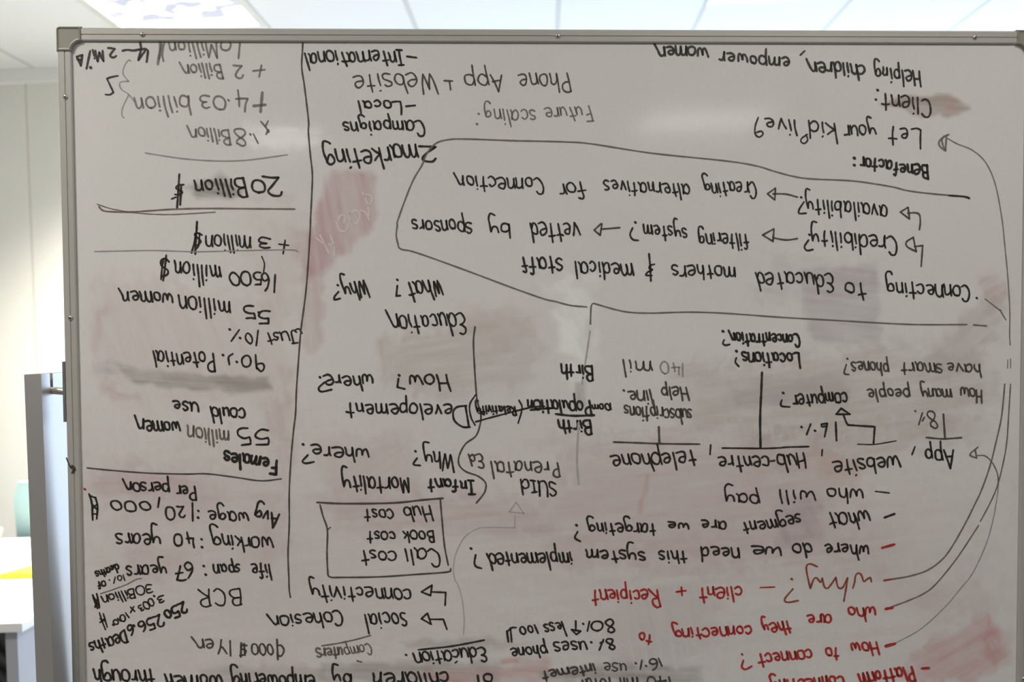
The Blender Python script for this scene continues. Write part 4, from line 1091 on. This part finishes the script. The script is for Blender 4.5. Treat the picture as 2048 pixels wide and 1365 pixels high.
  ('S', '1141.7,322.0 1135.6,331.9 1139.5,337.9 1148.7,336.6', 3.34),
 ]),
 ('drawn_arrow', 'hooked arrow before Credibility', 'k2', [
  ('S', '1307.0,317.9 1296.1,325.2 1297.5,332.8 1311.7,340.5 1311.7,340.5 1306.6,317.9', 3.04),
  ('S', '1308.7,332.5 1321.8,331.0 1321.8,331.0 1319.7,363.3', 3.04),
 ]),
 ('handwriting', 'black line filtering system? - vetted by sponsors', 'k', [
  ('W', 'filtering', 1047.4, 312.7, 970.7, 310.6, 14.32, 3.32),
  ('W', 'system', 952.2, 302.0, 885.8, 298.1, 13.91, 3.31),
  ('S', '871.1,293.3 872.2,294.3', 4.08),
  ('S', '867.3,302.3 863.5,312.1 867.6,320.0 876.4,321.5', 3.27),
  ('W', 'vetted', 784.5, 295.4, 710.4, 293.3, 17.22, 3.3),
  ('W', 'by', 678.2, 294.7, 647.5, 293.1, 13.45, 3.29),
  ('W', 'sponsors', 619.4, 291.7, 528.6, 289.0, 14.17, 3.28),
 ]),
 ('drawn_arrow', 'straight arrow from Credibility to filtering', 'k2', [
  ('S', '1124.5,319.5 1106.9,321.6 1087.7,318.5 1086.0,317.5', 3.04),
  ('S', '1087.5,304.3 1069.8,313.7 1069.8,313.7 1086.1,323.7 1086.1,323.7 1087.5,304.3', 3.04),
 ]),
 ('drawn_arrow', 'straight arrow from system to vetted', 'k2', [
  ('S', '847.4,301.7 818.1,304.1', 3.04),
  ('S', '818.5,295.6 807.7,305.4 807.7,305.4 817.1,313.3 817.1,313.3 820.0,295.6', 3.04),
 ]),
 ('handwriting', 'black line Connecting to Educated mothers and medical staff', 'k', [
  ('W', 'Connecting', 1398.1, 394.7, 1266.4, 386.4, 15.62, 3.43),
  ('S', '1408.0,412.9 1409.2,413.8', 4.18),
  ('W', 'to', 1231.7, 386.8, 1199.8, 388.6, 15.96, 3.42),
  ('W', 'Educated', 1181.6, 375.2, 1060.4, 370.9, 16.67, 3.41),
  ('W', 'mothers', 1027.4, 363.6, 929.5, 358.4, 14.35, 3.4),
  ('S', '892.8,342.3 894.7,363.0 895.7,384.1', 3.5),
  ('S', '901.4,358.3 894.7,360.2 893.4,364.9 898.5,366.8 890.9,370.5 888.1,375.2 897.6,375.8', 3.19),
  ('W', 'medical', 866.9, 357.2, 779.8, 354.1, 15.42, 3.39),
  ('W', 'staff', 759.1, 347.8, 695.1, 346.8, 15.76, 3.69),
 ]),
 ('drawn_line', 'thin grey stroke joining Connecting to the long arrow', 'g2', [
  ('S', '1422.0,414.8 1447.6,434.1 1445.6,431.7 1455.6,448.0', 2.28),
 ]),
 ('drawn_line', 'grey bracket rule under the Connecting line', 'g3', [
  ('S', '801.7,450.3 802.1,435.6 802.7,423.3 802.7,423.3 805.6,418.6 814.1,420.5 840.6,428.2 863.4,432.5 897.6,433.9 954.7,432.7 1012.0,434.9 1097.8,441.5 1184.4,446.9 1281.0,452.9 1329.4,454.5 1393.4,454.7', 2.74),
  ('S', '1404.1,455.3 1424.5,457.0', 3.04),
 ]),
 ('drawn_line', 'rubbed out pale tail of the bracket rule', 'g0', [
  ('S', '801.1,461.1 798.8,477.1 795.0,501.7 791.1,526.3 788.2,543.3', 3.04),
  ('S', '782.9,603.6 781.3,635.9 780.3,666.4 783.0,699.9', 3.5),
 ]),
 ('handwriting', 'bold black word Birth beside 140 mil', 'k', [
  ('W', 'Birth', 804.8, 516.0, 757.4, 512.4, 12.5, 3.88),
 ]),
 ('handwriting', 'faded grey figures 140', 'g1', [
  ('W', '140', 948.7, 511.9, 911.3, 509.7, 10.64, 3.11),
 ]),
 ('handwriting', 'dark word mil after the faded 140', 'k2', [
  ('W', 'mil', 896.1, 507.7, 853.4, 506.3, 14.04, 3.26),
 ]),
 ('handwriting', 'bold black word Concentration?', 'k', [
  ('W', 'Concentratioñ', 1128.4, 468.9, 1019.1, 465.7, 11.79, 4.05),
  ('S', '1007.8,462.4 1009.0,463.3', 4.94),
  ('S', '1010.2,476.3 1008.3,481.4 1012.1,484.6 1019.0,483.3', 3.34),
 ]),
 ('handwriting', 'bold black word Locations?', 'k', [
  ('W', 'Locations', 1128.6, 497.4, 1039.5, 495.8, 12.95, 3.9),
  ('S', '1029.0,493.5 1030.1,494.4', 4.75),
  ('S', '1029.4,504.3 1027.9,511.0 1033.3,517.7', 3.34),
 ]),
 ('drawn_line', 'bold black stem rising from Hub-centre', 'k', [
  ('S', '1069.8,527.5 1068.9,555.2 1068.6,562.3 1067.2,600.5 1068.0,645.5', 4.1),
  ('S', '1007.8,645.3 1070.3,646.5 1098.8,645.9 1108.6,645.0 1144.3,644.4', 3.04),
 ]),
 ('handwriting', 'dark words Help line.', 'k2', [
  ('W', 'Help', 952.6, 550.4, 912.9, 548.5, 11.8, 3.43),
  ('W', 'line', 898.0, 554.7, 861.0, 553.8, 12.56, 3.43),
  ('S', '853.0,553.4 854.2,554.3', 4.18),
 ]),
 ('handwriting', 'dark smudged word subscriptions', 'k2', [
  ('W', 'subscriptions', 960.7, 584.6, 855.7, 578.0, 12.58, 3.44),
 ]),
 ('handwriting', 'bold black words 100m Population', 'k', [
  ('W', '100m', 834.3, 574.0, 804.7, 575.6, 5.71, 3.12),
  ('W', 'Population', 800.9, 569.9, 704.7, 566.4, 12.53, 3.89),
  ('S', '708.4,582.9 745.4,580.0', 3.34),
 ]),
 ('handwriting', 'bold black word Birth under a fraction bar', 'k', [
  ('W', 'Birth', 801.9, 600.3, 752.2, 599.9, 12.18, 4.05),
  ('S', '747.3,589.5 773.8,592.5 807.1,592.0', 3.95),
 ]),
 ('drawn_line', 'dark upside down T above telephone', 'k2', [
  ('S', '837.5,634.2 878.5,636.0 916.7,637.7 972.3,638.8', 3.19),
  ('S', '908.1,611.4 909.1,636.3', 3.8),
 ]),
 ('handwriting', 'black words App, website, Hub-centre, telephone', 'k', [
  ('W', 'telephone', 964.6, 649.3, 835.0, 655.6, 15.68, 3.6),
  ('S', '989.5,640.3 988.6,655.3', 3.04),
  ('W', 'Hub', 1139.2, 655.3, 1094.8, 656.8, 16.14, 3.62),
  ('S', '1090.4,665.9 1083.7,666.8', 3.34),
  ('W', 'centre', 1081.5, 658.5, 1002.6, 658.3, 14.97, 3.62),
  ('S', '1165.6,649.4 1165.1,659.0', 3.04),
  ('W', 'website', 1287.3, 662.6, 1184.1, 666.0, 15.03, 3.63),
  ('S', '1313.0,646.1 1308.3,658.6', 3.04),
  ('W', 'App', 1374.8, 652.6, 1330.0, 650.2, 15.45, 3.64),
 ]),
 ('handwriting', 'dark smudged words Have smart phones?', 'k2', [
  ('W', 'have', 1416.0, 516.7, 1364.0, 515.8, 11.9, 3.38),
  ('W', 'smart', 1354.9, 515.7, 1291.2, 513.3, 12.27, 3.38),
  ('W', 'phones', 1269.6, 514.3, 1211.9, 511.4, 12.24, 3.37),
  ('S', '1203.8,506.6 1204.9,507.5', 4.08),
  ('S', '1202.7,516.1 1199.5,529.5 1206.7,531.8', 3.04),
 ]),
 ('handwriting', 'dark smudged words How many people', 'k2', [
  ('W', 'How', 1419.6, 556.6, 1386.5, 554.4, 12.31, 3.47),
  ('W', 'many', 1369.0, 554.2, 1323.1, 555.0, 11.91, 3.46),
  ('W', 'people', 1303.7, 555.2, 1237.0, 554.6, 11.89, 3.46),
 ]),
 ('handwriting', 'black words computer?', 'k', [
  ('W', 'computer', 1204.2, 560.5, 1118.8, 563.2, 13.78, 3.61),
  ('S', '1102.8,559.3 1103.9,560.2', 4.56),
  ('S', '1101.5,570.7 1100.1,574.0 1100.9,580.2 1113.7,581.8', 3.5),
 ]),
 ('drawn_arrow', 'black zigzag arrow pointing to computer', 'k', [
  ('S', '1195.1,584.8 1187.1,594.0 1187.1,594.0 1209.1,594.2 1209.1,594.2 1195.1,584.8', 3.5),
  ('S', '1199.1,596.0 1205.0,609.5 1212.7,611.5 1248.6,614.1 1248.6,614.1 1246.9,640.3', 3.5),
  ('S', '1221.7,641.4 1247.9,642.0 1282.8,636.8', 2.13),
 ]),
 ('handwriting', 'black figure 16%', 'k', [
  ('S', '1186.6,606.4 1188.1,635.2', 3.8),
  ('S', '1173.6,608.2 1164.0,609.5 1164.0,609.5', 3.5),
  ('S', '1173.3,608.2 1169.2,629.5', 3.5),
  ('S', '1164.0,609.7 1164.8,613.3 1171.7,612.6', 3.04),
  ('S', '1147.0,608.9 1140.9,625.2', 3.5),
  ('S', '1132.0,613.0 1133.1,614.0', 4.37),
  ('S', '1153.2,619.0 1154.4,619.9', 4.56),
 ]),
 ('handwriting', 'worn dark figure 8%', 'k2', [
  ('W', '8', 1344.9, 589.6, 1331.8, 589.5, 15.39, 3.0),
  ('S', '1324.1,593.3 1318.5,611.5', 2.89),
  ('S', '1327.5,600.0 1324.2,605.8', 2.89),
  ('S', '1312.4,589.7 1313.6,590.7', 3.61),
 ]),
 ('drawn_line', 'dark upside down T above App', 'k2', [
  ('S', '1330.4,631.9 1356.7,634.4 1386.9,632.8', 3.04),
  ('S', '1357.6,595.5 1360.6,633.1', 3.5),
 ]),
 ('drawn_arrow', 'grey arrow curling to App', 'g3', [
  ('S', '1413.4,648.1 1400.9,659.6 1411.7,665.5 1411.7,665.5 1409.2,652.9', 3.04),
  ('S', '1413.2,661.3 1425.3,662.2 1437.2,673.5 1445.3,691.0 1447.1,708.5', 2.13),
 ]),
 ('drawn_line', 'long grey curve running down to Why', 'g3', [
  ('S', '1455.0,548.8 1453.4,571.3 1450.0,604.1 1442.6,638.8 1433.4,677.3 1420.2,716.0 1410.7,736.6 1393.5,771.4 1372.4,808.1 1357.0,827.3 1333.7,843.5 1304.4,852.3 1282.0,855.8', 2.74),
 ]),
 ('drawn_line', 'long grey curve running down to who are they', 'g3', [
  ('S', '1464.4,548.8 1463.2,571.4 1461.7,604.2 1459.3,642.8 1453.9,675.6 1444.6,712.4 1432.3,740.8 1418.9,765.9', 2.43),
  ('S', '1416.0,772.7 1382.4,823.8 1349.6,864.2 1330.2,879.7 1304.8,891.0 1278.5,900.4', 2.58),
 ]),
 ('drawn_line', 'faint grey curve running down to How to connect', 'g1', [
  ('S', '1447.1,708.5 1445.8,723.5 1440.4,758.4 1429.2,801.0 1408.2,847.5 1388.9,872.4 1363.7,902.3 1324.9,936.9 1283.0,959.7', 1.82),
 ]),
 ('handwriting', 'black line - who will pay', 'k', [
  ('S', '1250.5,716.3 1272.9,719.1', 2.58),
  ('W', 'who', 1231.4, 712.3, 1174.4, 710.2, 13.9, 3.48),
  ('W', 'will', 1154.5, 715.2, 1099.3, 711.7, 12.72, 3.47),
  ('W', 'pay', 1065.2, 718.0, 1015.1, 716.5, 11.93, 3.47),
 ]),
 ('handwriting', 'black line - what segment are we targeting?', 'k', [
  ('S', '1265.5,758.1 1281.0,752.5', 4.26),
  ('W', 'what', 1240.6, 747.2, 1175.4, 750.2, 16.25, 3.64),
  ('W', 'segment', 1132.0, 751.6, 1040.5, 764.0, 12.74, 3.64),
  ('W', 'are', 1015.3, 760.4, 976.4, 758.3, 11.18, 3.63),
  ('W', 'we', 955.6, 763.8, 924.1, 760.5, 9.24, 3.63),
  ('W', 'targeting', 903.0, 762.8, 798.1, 761.4, 12.3, 3.62),
  ('S', '778.7,763.5 779.8,764.5', 4.37),
  ('S', '780.9,774.1 776.7,783.6 785.1,789.5', 3.5),
 ]),
 ('handwriting', 'black line where do we need this system implemented?', 'k', [
  ('W', 'where', 1241.5, 801.4, 1171.9, 799.1, 13.19, 3.73),
  ('W', 'do', 1149.8, 797.3, 1120.7, 798.8, 13.55, 3.73),
  ('W', 'we', 1102.9, 804.4, 1055.3, 799.9, 11.61, 3.72),
  ('W', 'need', 1034.7, 802.5, 976.1, 801.1, 14.29, 3.72),
  ('W', 'this', 951.4, 807.1, 909.5, 807.1, 12.73, 3.71),
  ('W', 'system', 886.5, 806.2, 795.7, 803.1, 12.7, 3.71),
  ('W', 'implemented', 771.7, 806.0, 641.8, 806.1, 14.21, 3.7),
  ('S', '613.9,797.7 615.1,798.7', 4.46),
  ('S', '621.8,808.4 619.9,820.8 622.7,827.0 630.8,829.8', 3.57),
 ]),
 ('drawn_line', 'red dash before where do we need', 'r', [
  ('S', '1262.0,806.2 1281.5,801.0', 4.56),
 ]),
 ('handwriting', 'brownish red words - why?', 'b', [
  ('S', '1245.5,860.4 1243.5,853.3 1238.5,855.8 1233.2,859.0 1229.3,848.8 1224.4,845.9 1220.1,849.7 1218.6,860.4 1215.8,870.0', 3.19),
  ('S', '1201.7,890.3 1205.1,869.9 1207.3,853.4 1207.3,853.4 1205.0,858.2 1199.2,868.8 1192.4,867.7 1188.4,852.1', 3.19),
  ('S', '1188.4,852.1 1183.6,859.8 1175.9,869.0 1170.4,866.4 1167.0,852.8 1167.0,852.8 1164.1,859.5 1158.3,852.7 1153.4,854.5 1148.3,869.0 1148.3,869.0 1145.7,859.3 1141.7,839.8 1142.6,832.1 1148.4,830.2 1159.1,834.6', 3.19),
  ('S', '1120.5,869.3 1107.6,885.3 1111.9,890.6 1129.0,888.3', 3.19),
  ('S', '1117.9,853.4 1119.1,854.4', 3.99),
  ('S', '1284.9,855.5 1265.4,858.1', 3.19),
 ]),
 ('handwriting', 'red words - client + Recipient', 'r', [
  ('S', '1068.4,866.6 1091.6,866.0', 2.58),
  ('W', 'client', 1040.3, 865.6, 972.3, 864.6, 13.56, 3.65),
  ('S', '936.1,871.4 951.1,869.7', 3.5),
  ('S', '943.8,864.2 944.8,877.3', 3.5),
  ('W', 'Recipient', 905.7, 867.5, 805.2, 865.9, 13.91, 3.64),
 ]),
 ('handwriting', 'red line - who are they connecting to', 'r', [
  ('S', '1268.8,903.7 1279.5,901.9', 5.32),
  ('W', 'who', 1253.1, 901.1, 1208.8, 901.2, 12.09, 3.83),
  ('W', 'are', 1181.6, 911.7, 1145.0, 910.5, 11.69, 3.83),
  ('W', 'they', 1116.3, 920.4, 1072.9, 924.0, 12.85, 3.83),
  ('W', 'connecting', 1055.1, 928.0, 931.9, 930.4, 11.66, 3.82),
  ('W', 'to', 898.0, 938.6, 879.4, 934.8, 10.86, 3.81),
 ]),
 ('handwriting', 'red line - How to connect?', 'r', [
  ('S', '1269.3,963.3 1284.0,959.7', 5.32),
  ('W', 'How', 1256.6, 956.3, 1213.2, 958.5, 12.91, 3.85),
  ('W', 'to', 1194.5, 966.0, 1174.2, 964.3, 12.9, 3.84),
  ('W', 'connect', 1150.8, 966.2, 1065.7, 972.5, 12.88, 3.84),
  ('S', '1039.7,972.1 1040.9,973.1', 4.1),
  ('S', '1042.3,981.9 1039.8,992.6 1045.7,996.6 1055.3,991.9', 3.65),
 ]),
 ('handwriting', 'red words - Platform connecting cut by the bottom of the view', 'r', [
  ('S', '1327.5,1000.2 1338.9,999.8', 4.56),
  ('W', 'Platform', 1312.8, 996.8, 1228.0, 1006.3, 13.73, 4.5),
  ('W', 'connecting', 1201.9, 1010.1, 1087.3, 1016.3, 12.53, 4.17),
 ]),
 ('handwriting', 'black line 80% less 100 $', 'k', [
  ('W', '8', 836.5, 911.4, 825.0, 912.2, 11.61, 3.41),
  ('W', '0', 820.8, 917.0, 803.1, 916.1, 9.29, 3.41),
  ('S', '799.1,916.1 795.8,931.5', 3.27),
  ('S', '788.9,919.4 790.1,920.4', 4.08),
  ('S', '777.6,914.9 777.6,930.8', 3.27),
  ('S', '770.9,928.4 778.5,936.6 778.5,936.6 785.3,931.3 785.3,931.3 770.9,928.4', 3.27),
  ('W', 'less', 757.9, 915.0, 728.5, 919.4, 12.36, 3.4),
  ('W', '100', 715.4, 919.7, 689.7, 923.9, 7.72, 3.4),
  ('S', '669.6,929.0 672.0,946.4', 3.8),
  ('S', '675.3,924.3 677.1,946.5', 3.27),
  ('S', '684.3,923.9 677.2,924.3 669.6,930.9', 3.27),
 ]),
 ('handwriting', 'black line 8% uses phone', 'k', [
  ('W', '8', 837.6, 944.4, 825.5, 945.1, 10.85, 3.49),
  ('S', '821.1,945.1 814.5,961.6', 3.34),
  ('S', '815.9,950.8 820.7,948.5', 3.34),
  ('S', '801.1,948.6 802.3,949.6', 4.18),
  ('W', 'uses', 793.5, 946.2, 743.7, 948.6, 12.78, 3.49),
  ('W', 'phone', 731.0, 953.2, 676.1, 957.1, 11.99, 3.49),
 ]),
 ('handwriting', 'dark line 16% use internet', 'k2', [
  ('S', '907.7,976.6 913.1,988.8', 3.34),
  ('W', '6', 905.4, 977.6, 894.8, 977.8, 9.72, 3.5),
  ('S', '881.7,979.1 879.0,993.6', 3.34),
  ('S', '887.6,987.9 888.8,988.9', 4.18),
  ('S', '871.2,983.2 872.4,984.2', 4.18),
  ('W', 'use', 857.6, 984.1, 822.2, 981.5, 11.26, 2.86),
  ('W', 'internet', 806.8, 983.2, 725.7, 994.8, 10.09, 3.97),
 ]),
 ('handwriting', 'dark line 140 mil total cut by the bottom of the view', 'k2', [
  ('W', '140', 928.1, 1005.6, 889.9, 1006.1, 11.29, 3.67),
  ('W', 'mil', 874.9, 1007.2, 847.5, 1007.2, 11.28, 3.67),
  ('W', 'total', 834.5, 1005.5, 788.3, 1008.9, 12.05, 3.66),
 ]),
 ('drawn_line', 'black scribble on the side frame', 'k2', [
  ('S', '-0.3,649.6 4.0,660.9 4.0,660.9 6.7,665.6 7.7,660.9 11.9,665.7 9.3,673.1 12.2,667.5', 2.43),
  ('S', '6.7,663.7 12.2,667.9', 4.56),
  ('S', '7.5,673.1 10.8,664.7', 3.04),
 ]),
 ('drawn_line', 'small red dot beside the frame', 'r', [
  ('S', '24.0,698.1 25.1,699.1', 3.8),
 ]),
 ('wiped_letters', 'pale letters wiped out of the pink stain', 'w', [
  ('S', '452.4,246.3 459.6,263.0 462.2,281.6', 2.74),
  ('S', '454.1,253.7 459.7,250.0 466.8,253.7 465.6,263.0 459.6,266.7', 2.74),
  ('S', '433.4,277.8 442.8,274.1 448.2,281.5 444.4,292.7 437.0,292.7 433.0,285.2 433.4,277.8', 2.74),
  ('S', '414.7,290.7 419.5,281.5 425.9,283.3 424.0,292.6', 2.74),
  ('S', '450.2,274.1 457.6,277.8 463.0,289.0', 2.74),
  ('S', '412.8,292.1 418.3,305.1 427.6,304.2 431.4,294.0', 2.74),
  ('S', '381.9,316.1 393.9,325.5', 2.74),
  ('S', '387.6,311.5 394.8,326.4 400.2,338.5', 2.74),
  ('S', '403.3,312.5 409.0,329.3 408.1,342.3', 2.74),
  ('S', '400.4,325.5 409.1,327.4', 2.74),
  ('S', '433.4,279.1 437.0,292.1', 2.74),
 ]),
]
for n_, (kind, label, colour, items) in enumerate(WRITING):
    V, Fs = [], []; k_ = 0
    for it in items:
        if it[0] == 'W':
            _, text, ua, va, ub, vb, xh, w = it
            strokes = word_strokes(text, ua, va, ub, vb, xh)
        else:
            _, s, w = it; strokes = [parse(s)]
            P = strokes[0]; q = []
            for p in P:                               # doubled points mark sharp turns
                q.append(p)
            strokes = [q]
        for st in strokes:
            for run in smooth_line(st, 2.0):
                on_frame = run[0].x < 20.5
                ribbon(run, w, V, Fs, (4.6 if on_frame else 0.22) + 0.004*(n_ % 12))
    obj(kind, V, Fs, INK[colour], surface, label=label)

# ------------------------------------------------------------------ desk and what stands round it, beyond the post
M_top = mat('white_laminate', (0.86, 0.86, 0.83), 0.35)
M_leg = mat('grey_laminate', (0.42, 0.43, 0.47), 0.5)
ZT = 0.72
fr = on_z(44, 1247, ZT); yb = on_z(50, 1076, ZT).y
desk = empty('desk', (fr.x-0.8, (fr.y+yb)/2, 0), 'white topped office desk with a yellow notepad on it, beyond the whiteboard post', 'desk')
v, f = box((fr.x-1.6, fr.y, ZT-0.024), (fr.x, yb, ZT)); obj('desk_top', v, f, M_top, desk, bevel=0.002)
for xa in (fr.x-0.062, fr.x-1.56):
    v, f = box((xa, fr.y+0.03, 0.0), (xa+0.032, yb-0.03, ZT-0.0245)); obj('desk_leg', v, f, M_leg, desk)
v, f = box((fr.x-1.527, yb-0.09, 0.30), (fr.x-0.0625, yb-0.07, ZT-0.0245)); obj('modesty_panel', v, f, M_leg, desk)
# notepad
nf = on_z(20, 1159, ZT); nb = on_z(40, 1131, ZT)
M_yel = mat('yellow_paper', (0.93, 0.80, 0.04), 0.6)
a, b = on_z(2, 1158, ZT), on_z(95, 1159, ZT); dpt = nb.y - nf.y
pad = empty('notepad', ((a.x+b.x)/2, nf.y+dpt/2, ZT), 'bright yellow notepad lying on the white desk', 'notepad')
zb = ZT+0.0005
V = [(a.x, nf.y, zb), (b.x, nf.y, zb), (b.x+0.02, nf.y+dpt, zb), (a.x+0.05, nf.y+dpt*0.8, zb)]
V += [(p[0]+0.002, p[1]+0.001, zb+0.016) for p in V]
obj('cover', V, [(0,3,2,1),(4,5,6,7),(0,1,5,4),(1,2,6,5),(2,3,7,6),(3,0,4,7)], M_yel, pad)
# bowl at the far edge
bp = on_z(-6, 1079, ZT); 
v, f = lathe((bp.x, bp.y-0.05, ZT+0.0005), [(0.020,0),(0.026,0.002),(0.040,0.022),(0.046,0.045),(0.042,0.048),(0.034,0.024),(0.004,0.010)])
bw = obj('bowl', v, f, mat('peach_glaze', (0.80, 0.58, 0.40), 0.5), smooth=True); bw['label'] = 'small rounded peach bowl at the far edge of the white desk'; bw['category'] = 'bowl'
# light blue chair behind the desk
M_blue = mat('light_blue_fabric', (0.46, 0.68, 0.71), 0.8, noise=(80, 0.06)); M_dark = mat('dark_plastic', (0.035, 0.035, 0.037), 0.5); M_chrome = mat('chrome', (0.6, 0.6, 0.6), 0.2, metal=1)
def office_chair(x, y, face, z_back, name_mat, label, back_h, seat_z=0.46):
    c = empty('office_chair', (x, y, 0), label, 'chair')
    s = face
    v, f = box((x-0.22, y-0.22, seat_z-0.05), (x+0.22, y+0.22, seat_z)); obj('seat', v, f, name_mat, c, bevel=0.018)
    v, f = sheet(x-0.22, x+0.22, (z_back, z_back+back_h), 0.04, lambda t, q: y + s*0.235 + s*0.03*q - s*0.03*(2*t-1)**2); obj('backrest', v, f, name_mat, c, smooth=False)
    v, f = box((x-0.025, y+s*0.10, seat_z-0.075), (x+0.025, y+s*0.30, seat_z-0.0505))
    v2, f2 = box((x-0.025, y+s*0.285-0.012, seat_z-0.0505), (x+0.025, y+s*0.285+0.012, z_back+0.12))
    obj('back_bracket', *join((v, f), (v2, f2)), M_dark, c)
    v, f = tube((x, y, 0.10), (x, y, seat_z-0.0505), 0.025); obj('gas_column', v, f, M_chrome, c)
    for k in range(5):
        a = 2*math.pi*k/5 + 0.3
        e = (x+0.28*math.cos(a), y+0.28*math.sin(a), 0.065)
        v, f = tube((x, y, 0.10), e, 0.022, 10, 0.014); obj('base_arm', v, f, M_dark, c)
        v, f = tube((e[0]-0.012, e[1], 0.028), (e[0]+0.012, e[1], 0.028), 0.028, 14); obj('castor', v, f, M_rubber, c)
    return c
cl = on_y(41, 1000, yb+0.12); ct = on_y(50, 961, yb+0.12)
office_chair(cl.x+0.22, yb+0.30, -1, ct.z-0.42, M_blue, 'office chair with pale blue back behind the white desk', 0.42)
# black chair tucked under the desk
def mesh_back_material():
    m = mat('black_mesh', (0.03, 0.03, 0.032), 0.6); nt = m.node_tree; b = nt.nodes['Principled BSDF']
    tc = nt.nodes.new('ShaderNodeTexCoord'); wv = nt.nodes.new('ShaderNodeTexWave'); wv.wave_type = 'BANDS'; wv.bands_direction = 'DIAGONAL'
    wv.inputs['Scale'].default_value = 9; wv.inputs['Distortion'].default_value = 3
    nt.links.new(tc.outputs['Object'], wv.inputs['Vector'])
    cr = nt.nodes.new('ShaderNodeMix'); cr.data_type = 'RGBA'; cr.inputs['A'].default_value = (0.02, 0.02, 0.022, 1); cr.inputs['B'].default_value = (0.20, 0.20, 0.20, 1)
    nt.links.new(wv.outputs['Fac'], cr.inputs['Factor']); nt.links.new(cr.outputs['Result'], b.inputs['Base Color'])
    return m
k1 = on_y(14, 1300, fr.y+0.42)
office_chair(k1.x-0.24, fr.y+0.72, -1, 0.30, mesh_back_material(), 'black striped mesh chair pushed under the white desk', 0.37, 0.42)
